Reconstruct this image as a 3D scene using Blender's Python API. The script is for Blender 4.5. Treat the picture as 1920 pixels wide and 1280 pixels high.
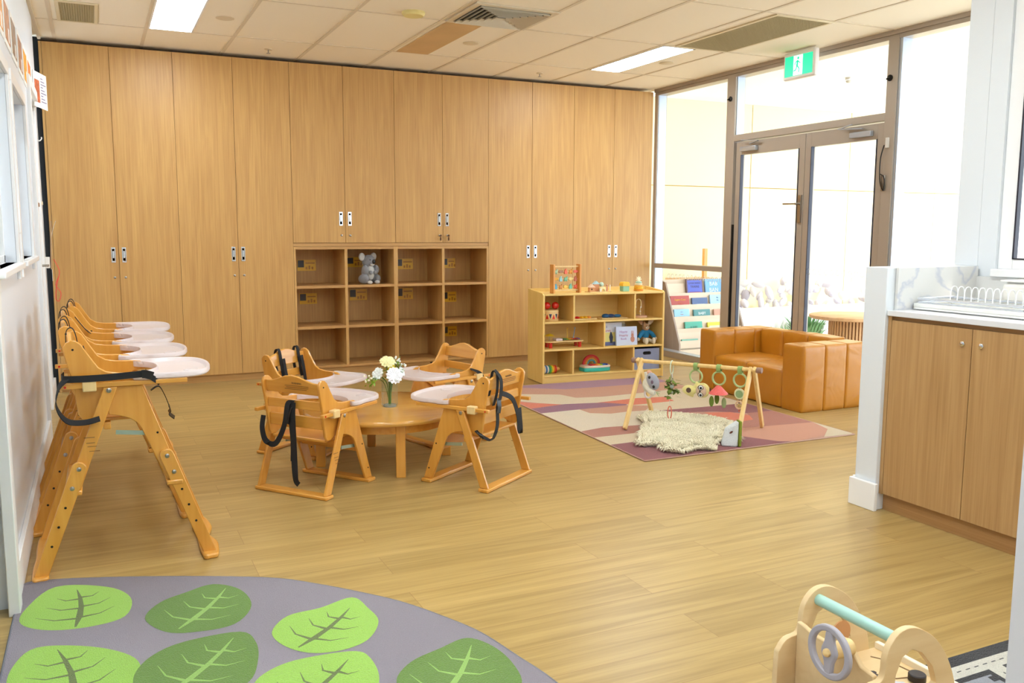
import bpy, bmesh, math, random
from mathutils import Vector, Matrix, noise
for o in list(bpy.data.objects): bpy.data.objects.remove(o, do_unlink=True)
S = bpy.context.scene
COL = S.collection
PI = math.pi
random.seed(7)
# ------------------------------------------------------------------ camera
CAM = Vector((0.2787, -7.4425, 1.2372)); YAW, PITCH, ROLL, FPX = 0.4428, 0.1253, 0.0032, 1643.2
fwd = Vector((math.sin(YAW)*math.cos(PITCH), math.cos(YAW)*math.cos(PITCH), -math.sin(PITCH)))
rgt = Vector((math.cos(YAW), -math.sin(YAW), 0)); upv = rgt.cross(fwd)
r2 = rgt*math.cos(ROLL)+upv*math.sin(ROLL); u2 = upv*math.cos(ROLL)-rgt*math.sin(ROLL)
cd = bpy.data.cameras.new('camera'); cam = bpy.data.objects.new('camera', cd); COL.objects.link(cam)
cam.matrix_world = Matrix(((r2.x,u2.x,-fwd.x,CAM.x),(r2.y,u2.y,-fwd.y,CAM.y),(r2.z,u2.z,-fwd.z,CAM.z),(0,0,0,1)))
cd.sensor_width = 36; cd.lens = FPX/1920*36; cd.clip_start = .05; cd.clip_end = 200
S.camera = cam
# ------------------------------------------------------------------ world, sun, exposure
W = bpy.data.worlds.new('world'); S.world = W; W.use_nodes = True
bg = W.node_tree.nodes['Background']; bg.inputs[0].default_value = (.72,.86,1,1); bg.inputs[1].default_value = 3.3
sd = bpy.data.lights.new('sun', 'SUN'); sd.energy = 1.6; sd.angle = .03; sd.color = (1,.97,.92)
sun = bpy.data.objects.new('sun', sd); COL.objects.link(sun)
sun.rotation_euler = Vector((-.62, .50, -.60)).to_track_quat('-Z','Y').to_euler()
S.view_settings.view_transform = 'Standard'; S.view_settings.look = 'None'
S.view_settings.exposure = 0.78; S.view_settings.gamma = 1; S.view_settings.use_curve_mapping = False
LAMP = 15.0
# ------------------------------------------------------------------ materials
def lin(c):
    return tuple(((v/255)/12.92 if v/255 <= .04045 else ((v/255+.055)/1.055)**2.4) for v in c)+(1,)
MATS = {}
def nt(name):
    m = bpy.data.materials.new(name); m.use_nodes = True; t = m.node_tree
    return m, t, t.nodes['Principled BSDF']
def mat(name, rgb, rough=.5, metal=0, emit=0, trans=0, bump=0, bscale=200, coat=0, spec=.5, alpha=1, sheen=0, var=0):
    if name in MATS: return MATS[name]
    m, t, b = nt(name); c = lin(rgb)
    b.inputs['Base Color'].default_value = c; b.inputs['Roughness'].default_value = rough
    b.inputs['Metallic'].default_value = metal; b.inputs['Specular IOR Level'].default_value = spec
    b.inputs['Transmission Weight'].default_value = trans; b.inputs['Coat Weight'].default_value = coat
    b.inputs['Alpha'].default_value = alpha; b.inputs['Sheen Weight'].default_value = sheen
    if emit: b.inputs['Emission Color'].default_value = c; b.inputs['Emission Strength'].default_value = emit
    if bump or var:
        tc = t.nodes.new('ShaderNodeTexCoord'); n = t.nodes.new('ShaderNodeTexNoise'); n.inputs['Scale'].default_value = bscale
        n.inputs['Detail'].default_value = 4
        t.links.new(tc.outputs['Object'], n.inputs['Vector'])
        if bump:
            bp = t.nodes.new('ShaderNodeBump'); bp.inputs['Strength'].default_value = bump; bp.inputs['Distance'].default_value = .01
            t.links.new(n.outputs['Fac'], bp.inputs['Height']); t.links.new(bp.outputs['Normal'], b.inputs['Normal'])
        if var:
            r = t.nodes.new('ShaderNodeValToRGB'); r.color_ramp.elements[0].position = .3; r.color_ramp.elements[1].position = .7
            r.color_ramp.elements[0].color = tuple(v*(1-var) for v in c[:3])+(1,); r.color_ramp.elements[1].color = tuple(min(1,v*(1+var)) for v in c[:3])+(1,)
            t.links.new(n.outputs['Fac'], r.inputs['Fac']); t.links.new(r.outputs['Color'], b.inputs['Base Color'])
    MATS[name] = m; return m
def wood(name, light, dark, axis='x', world=False, fine=90, long=2.0, rough=.45, bump=.05, coat=0, amt=.5, spec=.5):
    if name in MATS: return MATS[name]
    m, t, b = nt(name); N = t.nodes.new; L = t.links.new
    src = N('ShaderNodeNewGeometry').outputs['Position'] if world else N('ShaderNodeTexCoord').outputs['Object']
    mp = N('ShaderNodeMapping'); mp.inputs['Scale'].default_value = [long if a == axis else fine for a in 'xyz']; L(src, mp.inputs['Vector'])
    n1 = N('ShaderNodeTexNoise'); n1.inputs['Scale'].default_value = 1; n1.inputs['Detail'].default_value = 5; n1.inputs['Distortion'].default_value = .6; L(mp.outputs[0], n1.inputs['Vector'])
    mp2 = N('ShaderNodeMapping'); mp2.inputs['Scale'].default_value = [long*.5 if a == axis else fine*.12 for a in 'xyz']; L(src, mp2.inputs['Vector'])
    n2 = N('ShaderNodeTexNoise'); n2.inputs['Scale'].default_value = 1; n2.inputs['Detail'].default_value = 3; n2.inputs['Distortion'].default_value = 1.5; L(mp2.outputs[0], n2.inputs['Vector'])
    mx = N('ShaderNodeMix'); mx.inputs['Factor'].default_value = .45; L(n1.outputs['Fac'], mx.inputs['A']); L(n2.outputs['Fac'], mx.inputs['B'])
    r = N('ShaderNodeValToRGB'); e = r.color_ramp.elements; e[0].position = .5-amt*.4; e[1].position = .5+amt*.4
    e[0].color = lin(dark); e[1].color = lin(light); L(mx.outputs['Result'], r.inputs['Fac']); L(r.outputs['Color'], b.inputs['Base Color'])
    bp = N('ShaderNodeBump'); bp.inputs['Strength'].default_value = bump; bp.inputs['Distance'].default_value = .002; L(n1.outputs['Fac'], bp.inputs['Height']); L(bp.outputs['Normal'], b.inputs['Normal'])
    b.inputs['Roughness'].default_value = rough; b.inputs['Coat Weight'].default_value = coat; b.inputs['Coat Roughness'].default_value = .15
    b.inputs['Specular IOR Level'].default_value = spec
    MATS[name] = m; return m
def glass(name, tint=(1,1,1), fres=.025):
    m = bpy.data.materials.new(name); m.use_nodes = True; t = m.node_tree; t.nodes.clear(); N = t.nodes.new
    o = N('ShaderNodeOutputMaterial'); mx = N('ShaderNodeMixShader'); tr = N('ShaderNodeBsdfTransparent'); gl = N('ShaderNodeBsdfGlossy'); f = N('ShaderNodeMath'); lw = N('ShaderNodeLayerWeight'); lw.inputs[0].default_value = .5; pw = N('ShaderNodeMath'); pw.operation = 'POWER'; pw.inputs[1].default_value = 5
    tr.inputs[0].default_value = tint+(1,); gl.inputs['Roughness'].default_value = 0.01; f.operation = 'MULTIPLY_ADD'; f.inputs[1].default_value = .6; f.inputs[2].default_value = fres; t.links.new(lw.outputs['Facing'], pw.inputs[0]); t.links.new(pw.outputs[0], f.inputs[0])
    t.links.new(f.outputs[0], mx.inputs[0]); t.links.new(tr.outputs[0], mx.inputs[1]); t.links.new(gl.outputs[0], mx.inputs[2]); t.links.new(mx.outputs[0], o.inputs[0])
    MATS[name] = m; return m
OAK = wood('oak_laminate', (214,168,100), (186,137,76), 'z', True, 110, 2.2, .42, .04)
OAKX = wood('oak_laminate_horizontal', (210,164,100), (180,130,74), 'x', True, 110, 2.2, .42, .04)
OAKK = wood('kitchen_oak_laminate', (196,156,104), (164,122,74), 'z', True, 100, 2.0, .42, .04)
BEECH = wood('lacquered_beech', (230,168,76), (210,142,50), 'z', False, 40, 2.5, .3, .02, .3)
BEECHX = wood('lacquered_beech_long', (230,168,76), (210,142,50), 'x', False, 40, 2.5, .3, .02, .3)
BEECHY = wood('lacquered_beech_cross', (230,168,76), (210,142,50), 'y', False, 40, 2.5, .3, .02, .3)
BIRCH = wood('pale_birch_laminate', (244,206,124), (232,190,102), 'z', False, 40, 2, .5, .02)
BIRCHX = wood('pale_birch_laminate_long', (244,208,130), (232,192,108), 'x', False, 40, 2, .5, .02)
PINE = wood('natural_pine', (240,210,150), (224,186,122), 'z', False, 50, 3, .5, .02)
PLY = wood('birch_plywood', (234,206,158), (218,184,132), 'x', False, 30, 3, .5, .02)
PLYEDGE = mat('plywood_edge', (240,226,198), .55)
WALL = mat('white_paint', (226,230,234), .5, bump=.02, bscale=300)
WALLG = mat('glossy_white_paint', (236,241,248), .3, spec=.4)
TRIMW = mat('white_gloss_trim', (244,243,242), .3)
CEIL = mat('ceiling_tile', (253,241,218), .9, bump=.05, bscale=500)
TBAR = mat('ceiling_bar', (228,212,186), .6)
ALU = mat('bronze_aluminium', (176,164,150), .4, .25)
ALUS = mat('silver_aluminium', (190,200,214), .3, .7)
BLACK = mat('black_gap', (14,13,12), .8)
CHROME = mat('chrome', (225,225,225), .12, 1)
STEEL = mat('brushed_steel', (170,165,158), .3, 1)
DARKM = mat('dark_metal', (50,48,46), .4, .8)
WEB = mat('black_webbing', (20,20,24), .75, bump=.4, bscale=900)
BPLAST = mat('black_plastic', (18,18,20), .35)
TRAY = mat('milky_plastic', (246,232,230), .28, trans=.25, spec=.5, alpha=.84)
RED = mat('red_paint', (214,34,24), .25, coat=.5)
LEATHER = None
GLASS = glass('clear_glass')
def leather():
    m, t, b = nt('tan_leather'); N = t.nodes.new; L = t.links.new
    b.inputs['Base Color'].default_value = lin((192,124,24)); b.inputs['Roughness'].default_value = .36; b.inputs['Coat Weight'].default_value = .15; b.inputs['Coat Roughness'].default_value = .3
    tc = N('ShaderNodeTexCoord'); n = N('ShaderNodeTexNoise'); n.inputs['Scale'].default_value = 6; n.inputs['Detail'].default_value = 2; n.inputs['Distortion'].default_value = .5
    L(tc.outputs['Object'], n.inputs['Vector']); n2 = N('ShaderNodeTexNoise'); n2.inputs['Scale'].default_value = 400; L(tc.outputs['Object'], n2.inputs['Vector'])
    ad = N('ShaderNodeMath'); ad.operation = 'MULTIPLY_ADD'; ad.inputs[1].default_value = .03; L(n2.outputs['Fac'], ad.inputs[0]); L(n.outputs['Fac'], ad.inputs[2])
    bp = N('ShaderNodeBump'); bp.inputs['Strength'].default_value = .42; bp.inputs['Distance'].default_value = .025; L(ad.outputs[0], bp.inputs['Height']); L(bp.outputs['Normal'], b.inputs['Normal'])
    MATS['tan_leather'] = m; return m
LEATHER = leather()
def floor_mat():
    m, t, b = nt('vinyl_plank_floor'); N = t.nodes.new; L = t.links.new
    g = N('ShaderNodeNewGeometry').outputs['Position']
    br = N('ShaderNodeTexBrick'); br.offset = .37; br.inputs['Brick Width'].default_value = 1.2; br.inputs['Row Height'].default_value = .18
    br.inputs['Scale'].default_value = 1; br.inputs['Mortar Size'].default_value = .0009; br.inputs['Mortar Smooth'].default_value = .3; br.inputs['Bias'].default_value = 0
    br.inputs['Color1'].default_value = (0,0,0,1); br.inputs['Color2'].default_value = (1,1,1,1); br.inputs['Mortar'].default_value = (.5,.5,.5,1); L(g, br.inputs['Vector'])
    # grain, shifted per plank
    vm = N('ShaderNodeVectorMath'); vm.operation = 'MULTIPLY_ADD'; L(br.outputs['Color'], vm.inputs[0]); vm.inputs[1].default_value = (7,5,3); L(g, vm.inputs[2])
    mp = N('ShaderNodeMapping'); mp.inputs['Scale'].default_value = (1.3,24,24); L(vm.outputs[0], mp.inputs['Vector'])
    n = N('ShaderNodeTexNoise'); n.inputs['Scale'].default_value = 1; n.inputs['Detail'].default_value = 6; n.inputs['Distortion'].default_value = .9; L(mp.outputs[0], n.inputs['Vector'])
    mp3 = N('ShaderNodeMapping'); mp3.inputs['Scale'].default_value = (3,160,160); L(vm.outputs[0], mp3.inputs['Vector'])
    n3 = N('ShaderNodeTexNoise'); n3.inputs['Scale'].default_value = 1; n3.inputs['Detail'].default_value = 3; L(mp3.outputs[0], n3.inputs['Vector'])
    mx = N('ShaderNodeMix'); mx.inputs['Factor'].default_value = .3; L(n.outputs['Fac'], mx.inputs['A']); L(n3.outputs['Fac'], mx.inputs['B'])
    r = N('ShaderNodeValToRGB'); e = r.color_ramp.elements; e[0].position = .28; e[1].position = .70; e[0].color = lin((152,122,66)); e[1].color = lin((192,162,102)); L(mx.outputs['Result'], r.inputs['Fac'])
    hs = N('ShaderNodeHueSaturation'); L(r.outputs['Color'], hs.inputs['Color'])
    mr = N('ShaderNodeMapRange'); mr.inputs['To Min'].default_value = .93; mr.inputs['To Max'].default_value = 1.06; L(br.outputs['Color'], mr.inputs['Value']); L(mr.outputs[0], hs.inputs['Value'])
    mm = N('ShaderNodeMix'); mm.data_type = 'RGBA'; L(br.outputs['Fac'], mm.inputs['Factor']); L(hs.outputs['Color'], mm.inputs['A']); mm.inputs['B'].default_value = lin((140,104,56))
    L(mm.outputs['Result'], b.inputs['Base Color']); b.inputs['Roughness'].default_value = .33
    bp = N('ShaderNodeBump'); bp.inputs['Strength'].default_value = .06; bp.inputs['Distance'].default_value = .004; L(n.outputs['Fac'], bp.inputs['Height']); L(bp.outputs['Normal'], b.inputs['Normal'])
    return m
FLOOR = floor_mat()
def pile(name, rgb, v=.12, sc=260):
    return mat(name, rgb, .95, bump=.9, bscale=sc, var=v, sheen=.3, spec=.1)
# ------------------------------------------------------------------ mesh builder
class MB:
    def __init__(s): s.bm = bmesh.new(); s.mi = 0
    def _f(s, vs):
        try: f = s.bm.faces.new(vs); f.material_index = s.mi; return f
        except ValueError: return None
    def box(s, x0,x1,y0,y1,z0,z1, M=None):
        c = [Vector((x,y,z)) for x in (x0,x1) for y in (y0,y1) for z in (z0,z1)]
        if M: c = [M@v for v in c]
        v = [s.bm.verts.new(p) for p in c]
        for q in ((0,1,3,2),(4,6,7,5),(0,4,5,1),(2,3,7,6),(0,2,6,4),(1,5,7,3)): s._f([v[i] for i in q])
        return s
    def bar(s, p, q, w, t, side=(0,1,0)):
        p, q, sd = Vector(p), Vector(q), Vector(side); d = (q-p).normalized(); sd = (sd-d*sd.dot(d)).normalized(); n = d.cross(sd)
        v = [s.bm.verts.new(a+sd*(i*w/2)+n*(j*t/2)) for a in (p,q) for i,j in ((-1,-1),(1,-1),(1,1),(-1,1))]
        for k in ((3,2,1,0),(4,5,6,7),(0,1,5,4),(1,2,6,5),(2,3,7,6),(3,0,4,7)): s._f([v[i] for i in k])
        return s
    def ring(s, c, a, b, r1, r2, seg): return [s.bm.verts.new(c+a*(math.cos(2*PI*i/seg)*r1)+b*(math.sin(2*PI*i/seg)*r2)) for i in range(seg)]
    def skin(s, R, cap=True, close=False):
        n = len(R[0]); rr = list(zip(R, R[1:])) + ([(R[-1],R[0])] if close else [])
        for A, B in rr:
            for i in range(n): s._f([A[i],A[(i+1)%n],B[(i+1)%n],B[i]])
        if cap and not close: s._f(R[0][::-1]); s._f(R[-1])
    def cyl(s, p, q, r, rr=None, seg=20):
        p, q = Vector(p), Vector(q); d = (q-p).normalized(); a = d.orthogonal().normalized(); b = d.cross(a)
        s.skin([s.ring(p,a,b,r,r,seg), s.ring(q,a,b,rr if rr is not None else r,rr if rr is not None else r,seg)]); return s
    def tube(s, P, r, seg=8, closed=False):
        P = [Vector(p) for p in P]; n = len(P); R = []; a = None
        for i, p in enumerate(P):
            d = (P[(i+1)%n]-P[i-1]) if closed else (P[min(i+1,n-1)]-P[max(i-1,0)]); d.normalize()
            a = d.orthogonal().normalized() if a is None else (a-d*a.dot(d)).normalized()
            ri = r[i] if isinstance(r, (list,tuple)) else r
            R.append(s.ring(p, a, d.cross(a), ri, ri, seg))
        s.skin(R, close=closed); return s
    def ribbon(s, P, wd, w, t):
        P = [Vector(p) for p in P]; n = len(P); R = []; wd = Vector(wd).normalized()
        for i, p in enumerate(P):
            d = (P[min(i+1,n-1)]-P[max(i-1,0)]).normalized(); k = (wd-d*wd.dot(d)).normalized(); u = d.cross(k)
            R.append([s.bm.verts.new(p+k*(a*w/2)+u*(b*t/2)) for a,b in ((-1,-1),(1,-1),(1,1),(-1,1))])
        s.skin(R); return s
    def sph(s, c, r, seg=16, rings=10, M=None):
        if not isinstance(r,(list,tuple)): r = (r,r,r)
        mt = Matrix.Translation(c) @ (M.to_4x4() if M else Matrix()) @ Matrix.Diagonal((*r,1))
        g = bmesh.ops.create_uvsphere(s.bm, u_segments=seg, v_segments=rings, radius=1, matrix=mt)
        for v in g['verts']:
            for f in v.link_faces: f.material_index = s.mi
        return s
    def lathe(s, prof, c=(0,0,0), seg=28, axis='z', cap=True):
        c = Vector(c); R = []
        a,b,d = {'z':((1,0,0),(0,1,0),(0,0,1)),'x':((0,1,0),(0,0,1),(1,0,0)),'y':((0,0,1),(1,0,0),(0,1,0))}[axis]
        a,b,d = Vector(a),Vector(b),Vector(d)
        for r, h in prof: R.append(s.ring(c+d*h, a, b, max(r,1e-4), max(r,1e-4), seg))
        s.skin(R, cap=cap); return s
    def prism(s, P, t0, t1, plane='xz', holes=None, M=None):
        """extrude 2D outline (plane 'xz' along y, 'xy' along z, 'yz' along x)"""
        f = {'xz': lambda a,b,t: Vector((a,t,b)), 'xy': lambda a,b,t: Vector((a,b,t)), 'yz': lambda a,b,t: Vector((t,a,b))}[plane]
        if M: g = f; f = lambda a,b,t: M@g(a,b,t)
        if not holes:
            A = [s.bm.verts.new(f(a,b,t0)) for a,b in P]; B = [s.bm.verts.new(f(a,b,t1)) for a,b in P]
            s.skin([A,B]); return s
        loops = [P]+holes; allA = []; eds = []; tops = []
        for t in (t0,t1):
            vs = []
            for lp in loops: vs.append([s.bm.verts.new(f(a,b,t)) for a,b in lp])
            es = [s.bm.edges.new((l[i],l[(i+1)%len(l)])) for l in vs for i in range(len(l))]
            r = bmesh.ops.triangle_fill(s.bm, edges=es, use_beauty=True)
            for x in r['geom']:
                if isinstance(x, bmesh.types.BMFace): x.material_index = s.mi
            tops.append(vs)
        for A,B in zip(*tops):
            for i in range(len(A)): s._f([A[i],A[(i+1)%len(A)],B[(i+1)%len(A)],B[i]])
        return s
    def puff(s, x0,x1,y0,y1,z0,z1, r=.03, puff=.01, n=12, wr=0):
        c = Vector(((x0+x1)/2,(y0+y1)/2,(z0+z1)/2)); h = Vector(((x1-x0)/2,(y1-y0)/2,(z1-z0)/2))
        g = bmesh.new(); bmesh.ops.create_cube(g, size=2); bmesh.ops.subdivide_edges(g, edges=g.edges[:], cuts=n, use_grid_fill=True)
        for v in g.verts:
            p = Vector([math.copysign(abs(k)**.7, k) for k in v.co]); q = Vector([p[i]*h[i] for i in range(3)])
            inn = Vector([max(-h[i]+r, min(h[i]-r, q[i])) for i in range(3)]); d = q-inn
            o = inn+d.normalized()*r if d.length > 1e-6 else q
            for i in range(3):
                if abs(abs(p[i])-1) < 1e-4:
                    j,k = (i+1)%3,(i+2)%3; o[i] += math.copysign(puff*max(0,1-p[j]**4)*max(0,1-p[k]**4), p[i])
            if wr: o += Vector((1,1,1))*0 + o.normalized()*wr*(noise.noise((o+c)*9))
            v.co = c+o
        me = bpy.data.meshes.new('t'); g.to_mesh(me); g.free(); n0 = len(s.bm.faces); s.bm.from_mesh(me); bpy.data.meshes.remove(me)
        s.bm.faces.ensure_lookup_table()
        for f in s.bm.faces[n0:]: f.material_index = s.mi
        return s
    def text(s, txt, size, M, ext=.0006, align='CENTER'):
        cu = bpy.data.curves.new('t','FONT'); cu.body = txt; cu.size = size; cu.extrude = ext; cu.align_x = align; cu.align_y = 'CENTER'; cu.resolution_u = 2
        o = bpy.data.objects.new('t', cu); COL.objects.link(o); dg = bpy.context.evaluated_depsgraph_get(); me = bpy.data.meshes.new_from_object(o.evaluated_get(dg)); me.transform(M)
        n0 = len(s.bm.faces); s.bm.from_mesh(me); s.bm.faces.ensure_lookup_table()
        for f in s.bm.faces[n0:]: f.material_index = s.mi
        bpy.data.objects.remove(o, do_unlink=True); bpy.data.curves.remove(cu); bpy.data.meshes.remove(me); return s
    def mesh(s, name, mats, ang=38, recalc=True, M=None):
        if recalc: bmesh.ops.recalc_face_normals(s.bm, faces=s.bm.faces[:])
        for f in s.bm.faces: f.smooth = True
        for e in s.bm.edges:
            if len(e.link_faces) != 2 or e.calc_face_angle(3) > math.radians(ang): e.smooth = False
        me = bpy.data.meshes.new(name); s.bm.to_mesh(me); s.bm.free()
        if M: me.transform(M)
        for m in (mats if isinstance(mats,(list,tuple)) else [mats]): me.materials.append(m)
        return me
    def build(s, name, mats, parent=None, bev=0, loc=None, rz=0, **k):
        o = bpy.data.objects.new(name, s.mesh(name, mats, **k)); COL.objects.link(o)
        if parent: o.parent = parent
        if loc: o.location = loc
        if rz: o.rotation_euler[2] = rz
        if bev:
            b = o.modifiers.new('bevel','BEVEL'); b.width = bev; b.segments = 2; b.limit_method = 'ANGLE'; b.angle_limit = math.radians(40)
        return o
def remesh(o, vox, smooth=True):
    m = o.modifiers.new('remesh','REMESH'); m.mode = 'VOXEL'; m.voxel_size = vox; m.use_smooth_shade = True
    k = o.modifiers.new('sm','SMOOTH'); k.iterations = 4; k.factor = .5; return o
def thing(name, label, cat, loc=(0,0,0), rz=0, group=None):
    o = bpy.data.objects.new(name, None); COL.objects.link(o); o.empty_display_size = .05
    o.location = loc; o.rotation_euler[2] = rz; o['label'] = label; o['category'] = cat
    if group: o['group'] = group
    return o
def tag(o, label, cat, group=None):
    o['label'] = label; o['category'] = cat
    if group: o['group'] = group
    return o
def struct(o): o['kind'] = 'structure'; return o
def box1(name, m, *a, bev=0, parent=None, **k): return MB().box(*a).build(name, m, parent, bev, **k)
def Rz(a): return Matrix.Rotation(a,4,'Z')
def T(*a): return Matrix.Translation(a)
def arc(cx, cy, r, a0, a1, n, ry=None): return [(cx+r*math.cos(math.radians(a0+(a1-a0)*i/n)), cy+(ry or r)*math.sin(math.radians(a0+(a1-a0)*i/n))) for i in range(n+1)]
def smoothpath(P, k=6, closed=False):
    P = [Vector(p) for p in P]; n = len(P); out = []
    for i in range(n if closed else n-1):
        p0,p1,p2,p3 = (P[(i-1)%n],P[i],P[(i+1)%n],P[(i+2)%n]) if closed else (P[max(i-1,0)],P[i],P[i+1],P[min(i+2,n-1)])
        for j in range(k):
            t = j/k; out.append(.5*((2*p1)+(p2-p0)*t+(2*p0-5*p1+4*p2-p3)*t*t+(3*p1-p0-3*p2+p3)*t**3))
    if not closed: out.append(P[-1])
    return out
def sm2(P, k=5): return [(v.x,v.y) for v in smoothpath([(a,b,0) for a,b in P], k, True)]
CZ = 2.63; GX = 5.38; DW = .4456
# ------------------------------------------------------------------ room shell
struct(MB().box(-1.6,GX+.12,-9.3,.56,-.1,0).build('floor', FLOOR))
struct(MB().box(-.06,GX+.02,-9.3,.56,CZ,CZ+.06).build('ceiling', CEIL))
struct(MB().box(-.3,GX+.12,.56,.7,0,CZ+.1).build('wall_back', WALL))
struct(MB().box(-.3,4.2,-9.44,-9.3,0,CZ+.06).build('wall_front', WALL))
# left wall with openings for two inner windows, a door and a doorway
wl = MB()
def wseg(y0,y1,z0,z1): wl.box(-.16,-.02,y0,y1,z0,z1)
wseg(-4.25,-.72,2.041,CZ); wseg(-4.25,-4.1,0,2.04); wseg(-3.22,-3.0,0,2.04); wseg(-4.1,-3.22,0,1.1); wseg(-4.1,-3.22,1.87,2.04)
wseg(-3.0,-2.2,0,1.1); wseg(-3.0,-2.2,1.87,2.04); wseg(-2.2,-1.68,0,2.04); wl.box(-.16,-.052,-.72,-.04,0,CZ)
wseg(-5.4,-4.25,2.06,CZ); wseg(-9.3,-5.4,0,CZ)
struct(wl.build('wall_left', WALLG))
struct(MB().box(-.06,-.045,-1.68,-.72,0.01,2.04).build('door_1', TRIMW))
h = MB().cyl((-.045,-.84,1.0),(.0,-.84,1.0),.008).cyl((-.005,-.84,1.0),(-.005,-.95,1.0),.007); h.build('door_handle', STEEL, bpy.data.objects['door_1'])
# trims / architraves / baseboards
def trim(n, m, *b, bev=.003): return struct(box1(n, m, *b, bev=bev))
trim('trim_1', TRIMW, -.022,.0,-1.74,-1.68,0,2.1); trim('trim_2', TRIMW, -.05,-.03,-.72,-.66,0,2.1); trim('trim_3', TRIMW, -.0215,.0,-1.679,-.721,2.04,2.1)
trim('baseboard_left', TRIMW, -.02,-.003,-4.2,-1.74,0,.13); trim('baseboard_left_far', TRIMW, -.051,-.034,-.659,-.06,0,.13)
trim('trim_4', TRIMW, -.03,.004,-4.33,-4.25,0,2.12)
# window units in the left wall
for i,(y0,y1) in enumerate(((-4.1,-3.22),(-3.0,-2.2))):
    w = MB()
    for a in ((y0,y0+.03,1.1,1.87),(y1-.03,y1,1.1,1.87),(y0,y1,1.1,1.13),(y0,y1,1.84,1.87)): w.box(-.15,-.06,*a)
    w = struct(w.build('window_%d'%(i+1), TRIMW))
    g = MB()
    for a in ((y0+.03,y0+.05,1.13,1.84),(y1-.05,y1-.03,1.13,1.84),(y0+.03,y1-.03,1.13,1.15),(y0+.03,y1-.03,1.82,1.84)): g.box(-.13,-.1,*a)
    g.build('window_seal', mat('dark_seal',(60,62,78),.5), w)
    MB().box(-.12,-.113,y0+.03,y1-.03,1.13,1.84).build('pane', GLASS, w)
    MB().box(-.06,.012,y0-.03,y1+.03,1.075,1.1).build('window_sill', TRIMW, w, .004)
    MB().box(-.0195,-.006,y0-.05,y0-.001,1.03,1.869).box(-.0195,-.006,y1+.001,y1+.05,1.03,1.869).box(-.0195,-.006,y0-.05,y1+.05,1.87,1.92).build('architrave', TRIMW, w, .002)
# neighbouring room behind the inner windows
struct(MB().box(-1.6,-1.55,-9.3,.5,0,CZ).box(-1.55,-.16,-.5,-.45,0,CZ).box(-1.55,-.16,-9.3,-9.25,0,CZ).build('wall_side_room', mat('blue_grey_paint',(176,198,214),.6)))
struct(MB().box(-1.6,-.06,-9.3,.5,CZ,CZ+.05).build('ceiling_side_room', CEIL))
def lampmat():
    m, t, b = nt('lit_diffuser'); b.inputs['Base Color'].default_value = (.9,.9,.9,1); b.inputs['Emission Color'].default_value = (.86,.95,1,1); b.inputs['Emission Strength'].default_value = LAMP
    return m
LIT = lampmat()
# ------------------------------------------------------------------ ceiling grid and fittings
gb = MB()
xs = [.09+.59*k for k in range(10)]; ys = [-.64-1.125*k for k in range(8)]
for x in xs: gb.box(x-.012,x+.012,-9.28,.5,CZ-.004,CZ+.002)
for y in ys: gb.box(-.018,GX,y-.009,y+.009,CZ-.003,CZ+.002)
struct(gb.build('trim_ceiling_grid', TBAR))
struct(box1('trim_ceiling_edge', TBAR, -.02,.0,-9.28,0,CZ-.02,CZ))
def panel_light(x0,x1,y0,y1,label):
    t = thing('ceiling_light', label, 'ceiling light', ((x0+x1)/2,(y0+y1)/2,CZ), group='recessed troffer lights in the ceiling')
    a,b = (x1-x0)/2,(y1-y0)/2
    MB().box(-a,a,-b,-b+.012,-.006,.0).box(-a,a,b-.012,b,-.006,0).box(-a,-a+.012,-b,b,-.006,0).box(a-.012,a,-b,b,-.006,0).build('frame', TRIMW, t)
    MB().box(-a+.012,a-.012,-b+.012,b-.012,-.005,-.002).build('diffuser', LIT, t)
panel_light(.69,.985,-1.75,-.65,'long white recessed ceiling light near the left wall, cut off by the picture top')
panel_light(4.235,4.53,-1.75,-.65,'long white recessed ceiling light near the exit sign end of the ceiling')
for lx,ly in ((.7,-4.0),(2.47,-4.0),(4.24,-4.0),(.7,-6.25),(2.47,-6.25),(.7,-8.5),(2.47,-8.5)):  # unseen troffers added behind the visible ones to brighten the room
    panel_light(lx,lx+.295,ly-1.1,ly,'unseen recessed ceiling light added for brightness further back in the room above the camera')
panel_light(-.95,-.66,-4.0,-2.9,'unseen ceiling light added to brighten the side room behind the inner windows')  # unseen lamp added so the side room reads lit
# air diffuser (four-way louvre)
t = thing('air_diffuser', 'square four-way louvred air diffuser in the ceiling', 'air vent', (2.76,-2.04,CZ))
MB().prism([(-.29,-.27),(.29,-.27),(.29,.27),(-.29,.27)],-.012,0,'xy',[[(-.25,-.23),(-.25,.23),(.25,.23),(.25,-.23)]]).build('frame', mat('vent_cream',(226,212,186),.5), t, .002)
MB().box(-.25,.25,-.23,.23,-.004,-.002).build('backing', mat('vent_dark',(60,60,56),.7), t)
for k in range(6):
    a = .245-.038*k; b = .225-.035*k
    m = MB()
    o_ = [(-a,-b),(a,-b),(a,b),(-a,b)]; i_ = [(-a+.012,-b+.012),(a-.012,-b+.012),(a-.012,b-.012),(-a+.012,b-.012)]
    A = [m.bm.verts.new((x,y,-.022)) for x,y in o_]; B = [m.bm.verts.new((x,y,-.004)) for x,y in i_]
    C_ = [m.bm.verts.new((x,y,-.0235)) for x,y in o_]; D_ = [m.bm.verts.new((x,y,-.0055)) for x,y in i_]
    for i in range(4):
        j = (i+1)%4; m._f([A[i],A[j],B[j],B[i]]); m._f([C_[i],C_[j],D_[j],D_[i]]); m._f([A[i],A[j],C_[j],C_[i]])
    m.build('louvre', mat('vent_cream',(226,212,186),.5), t)
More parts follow.
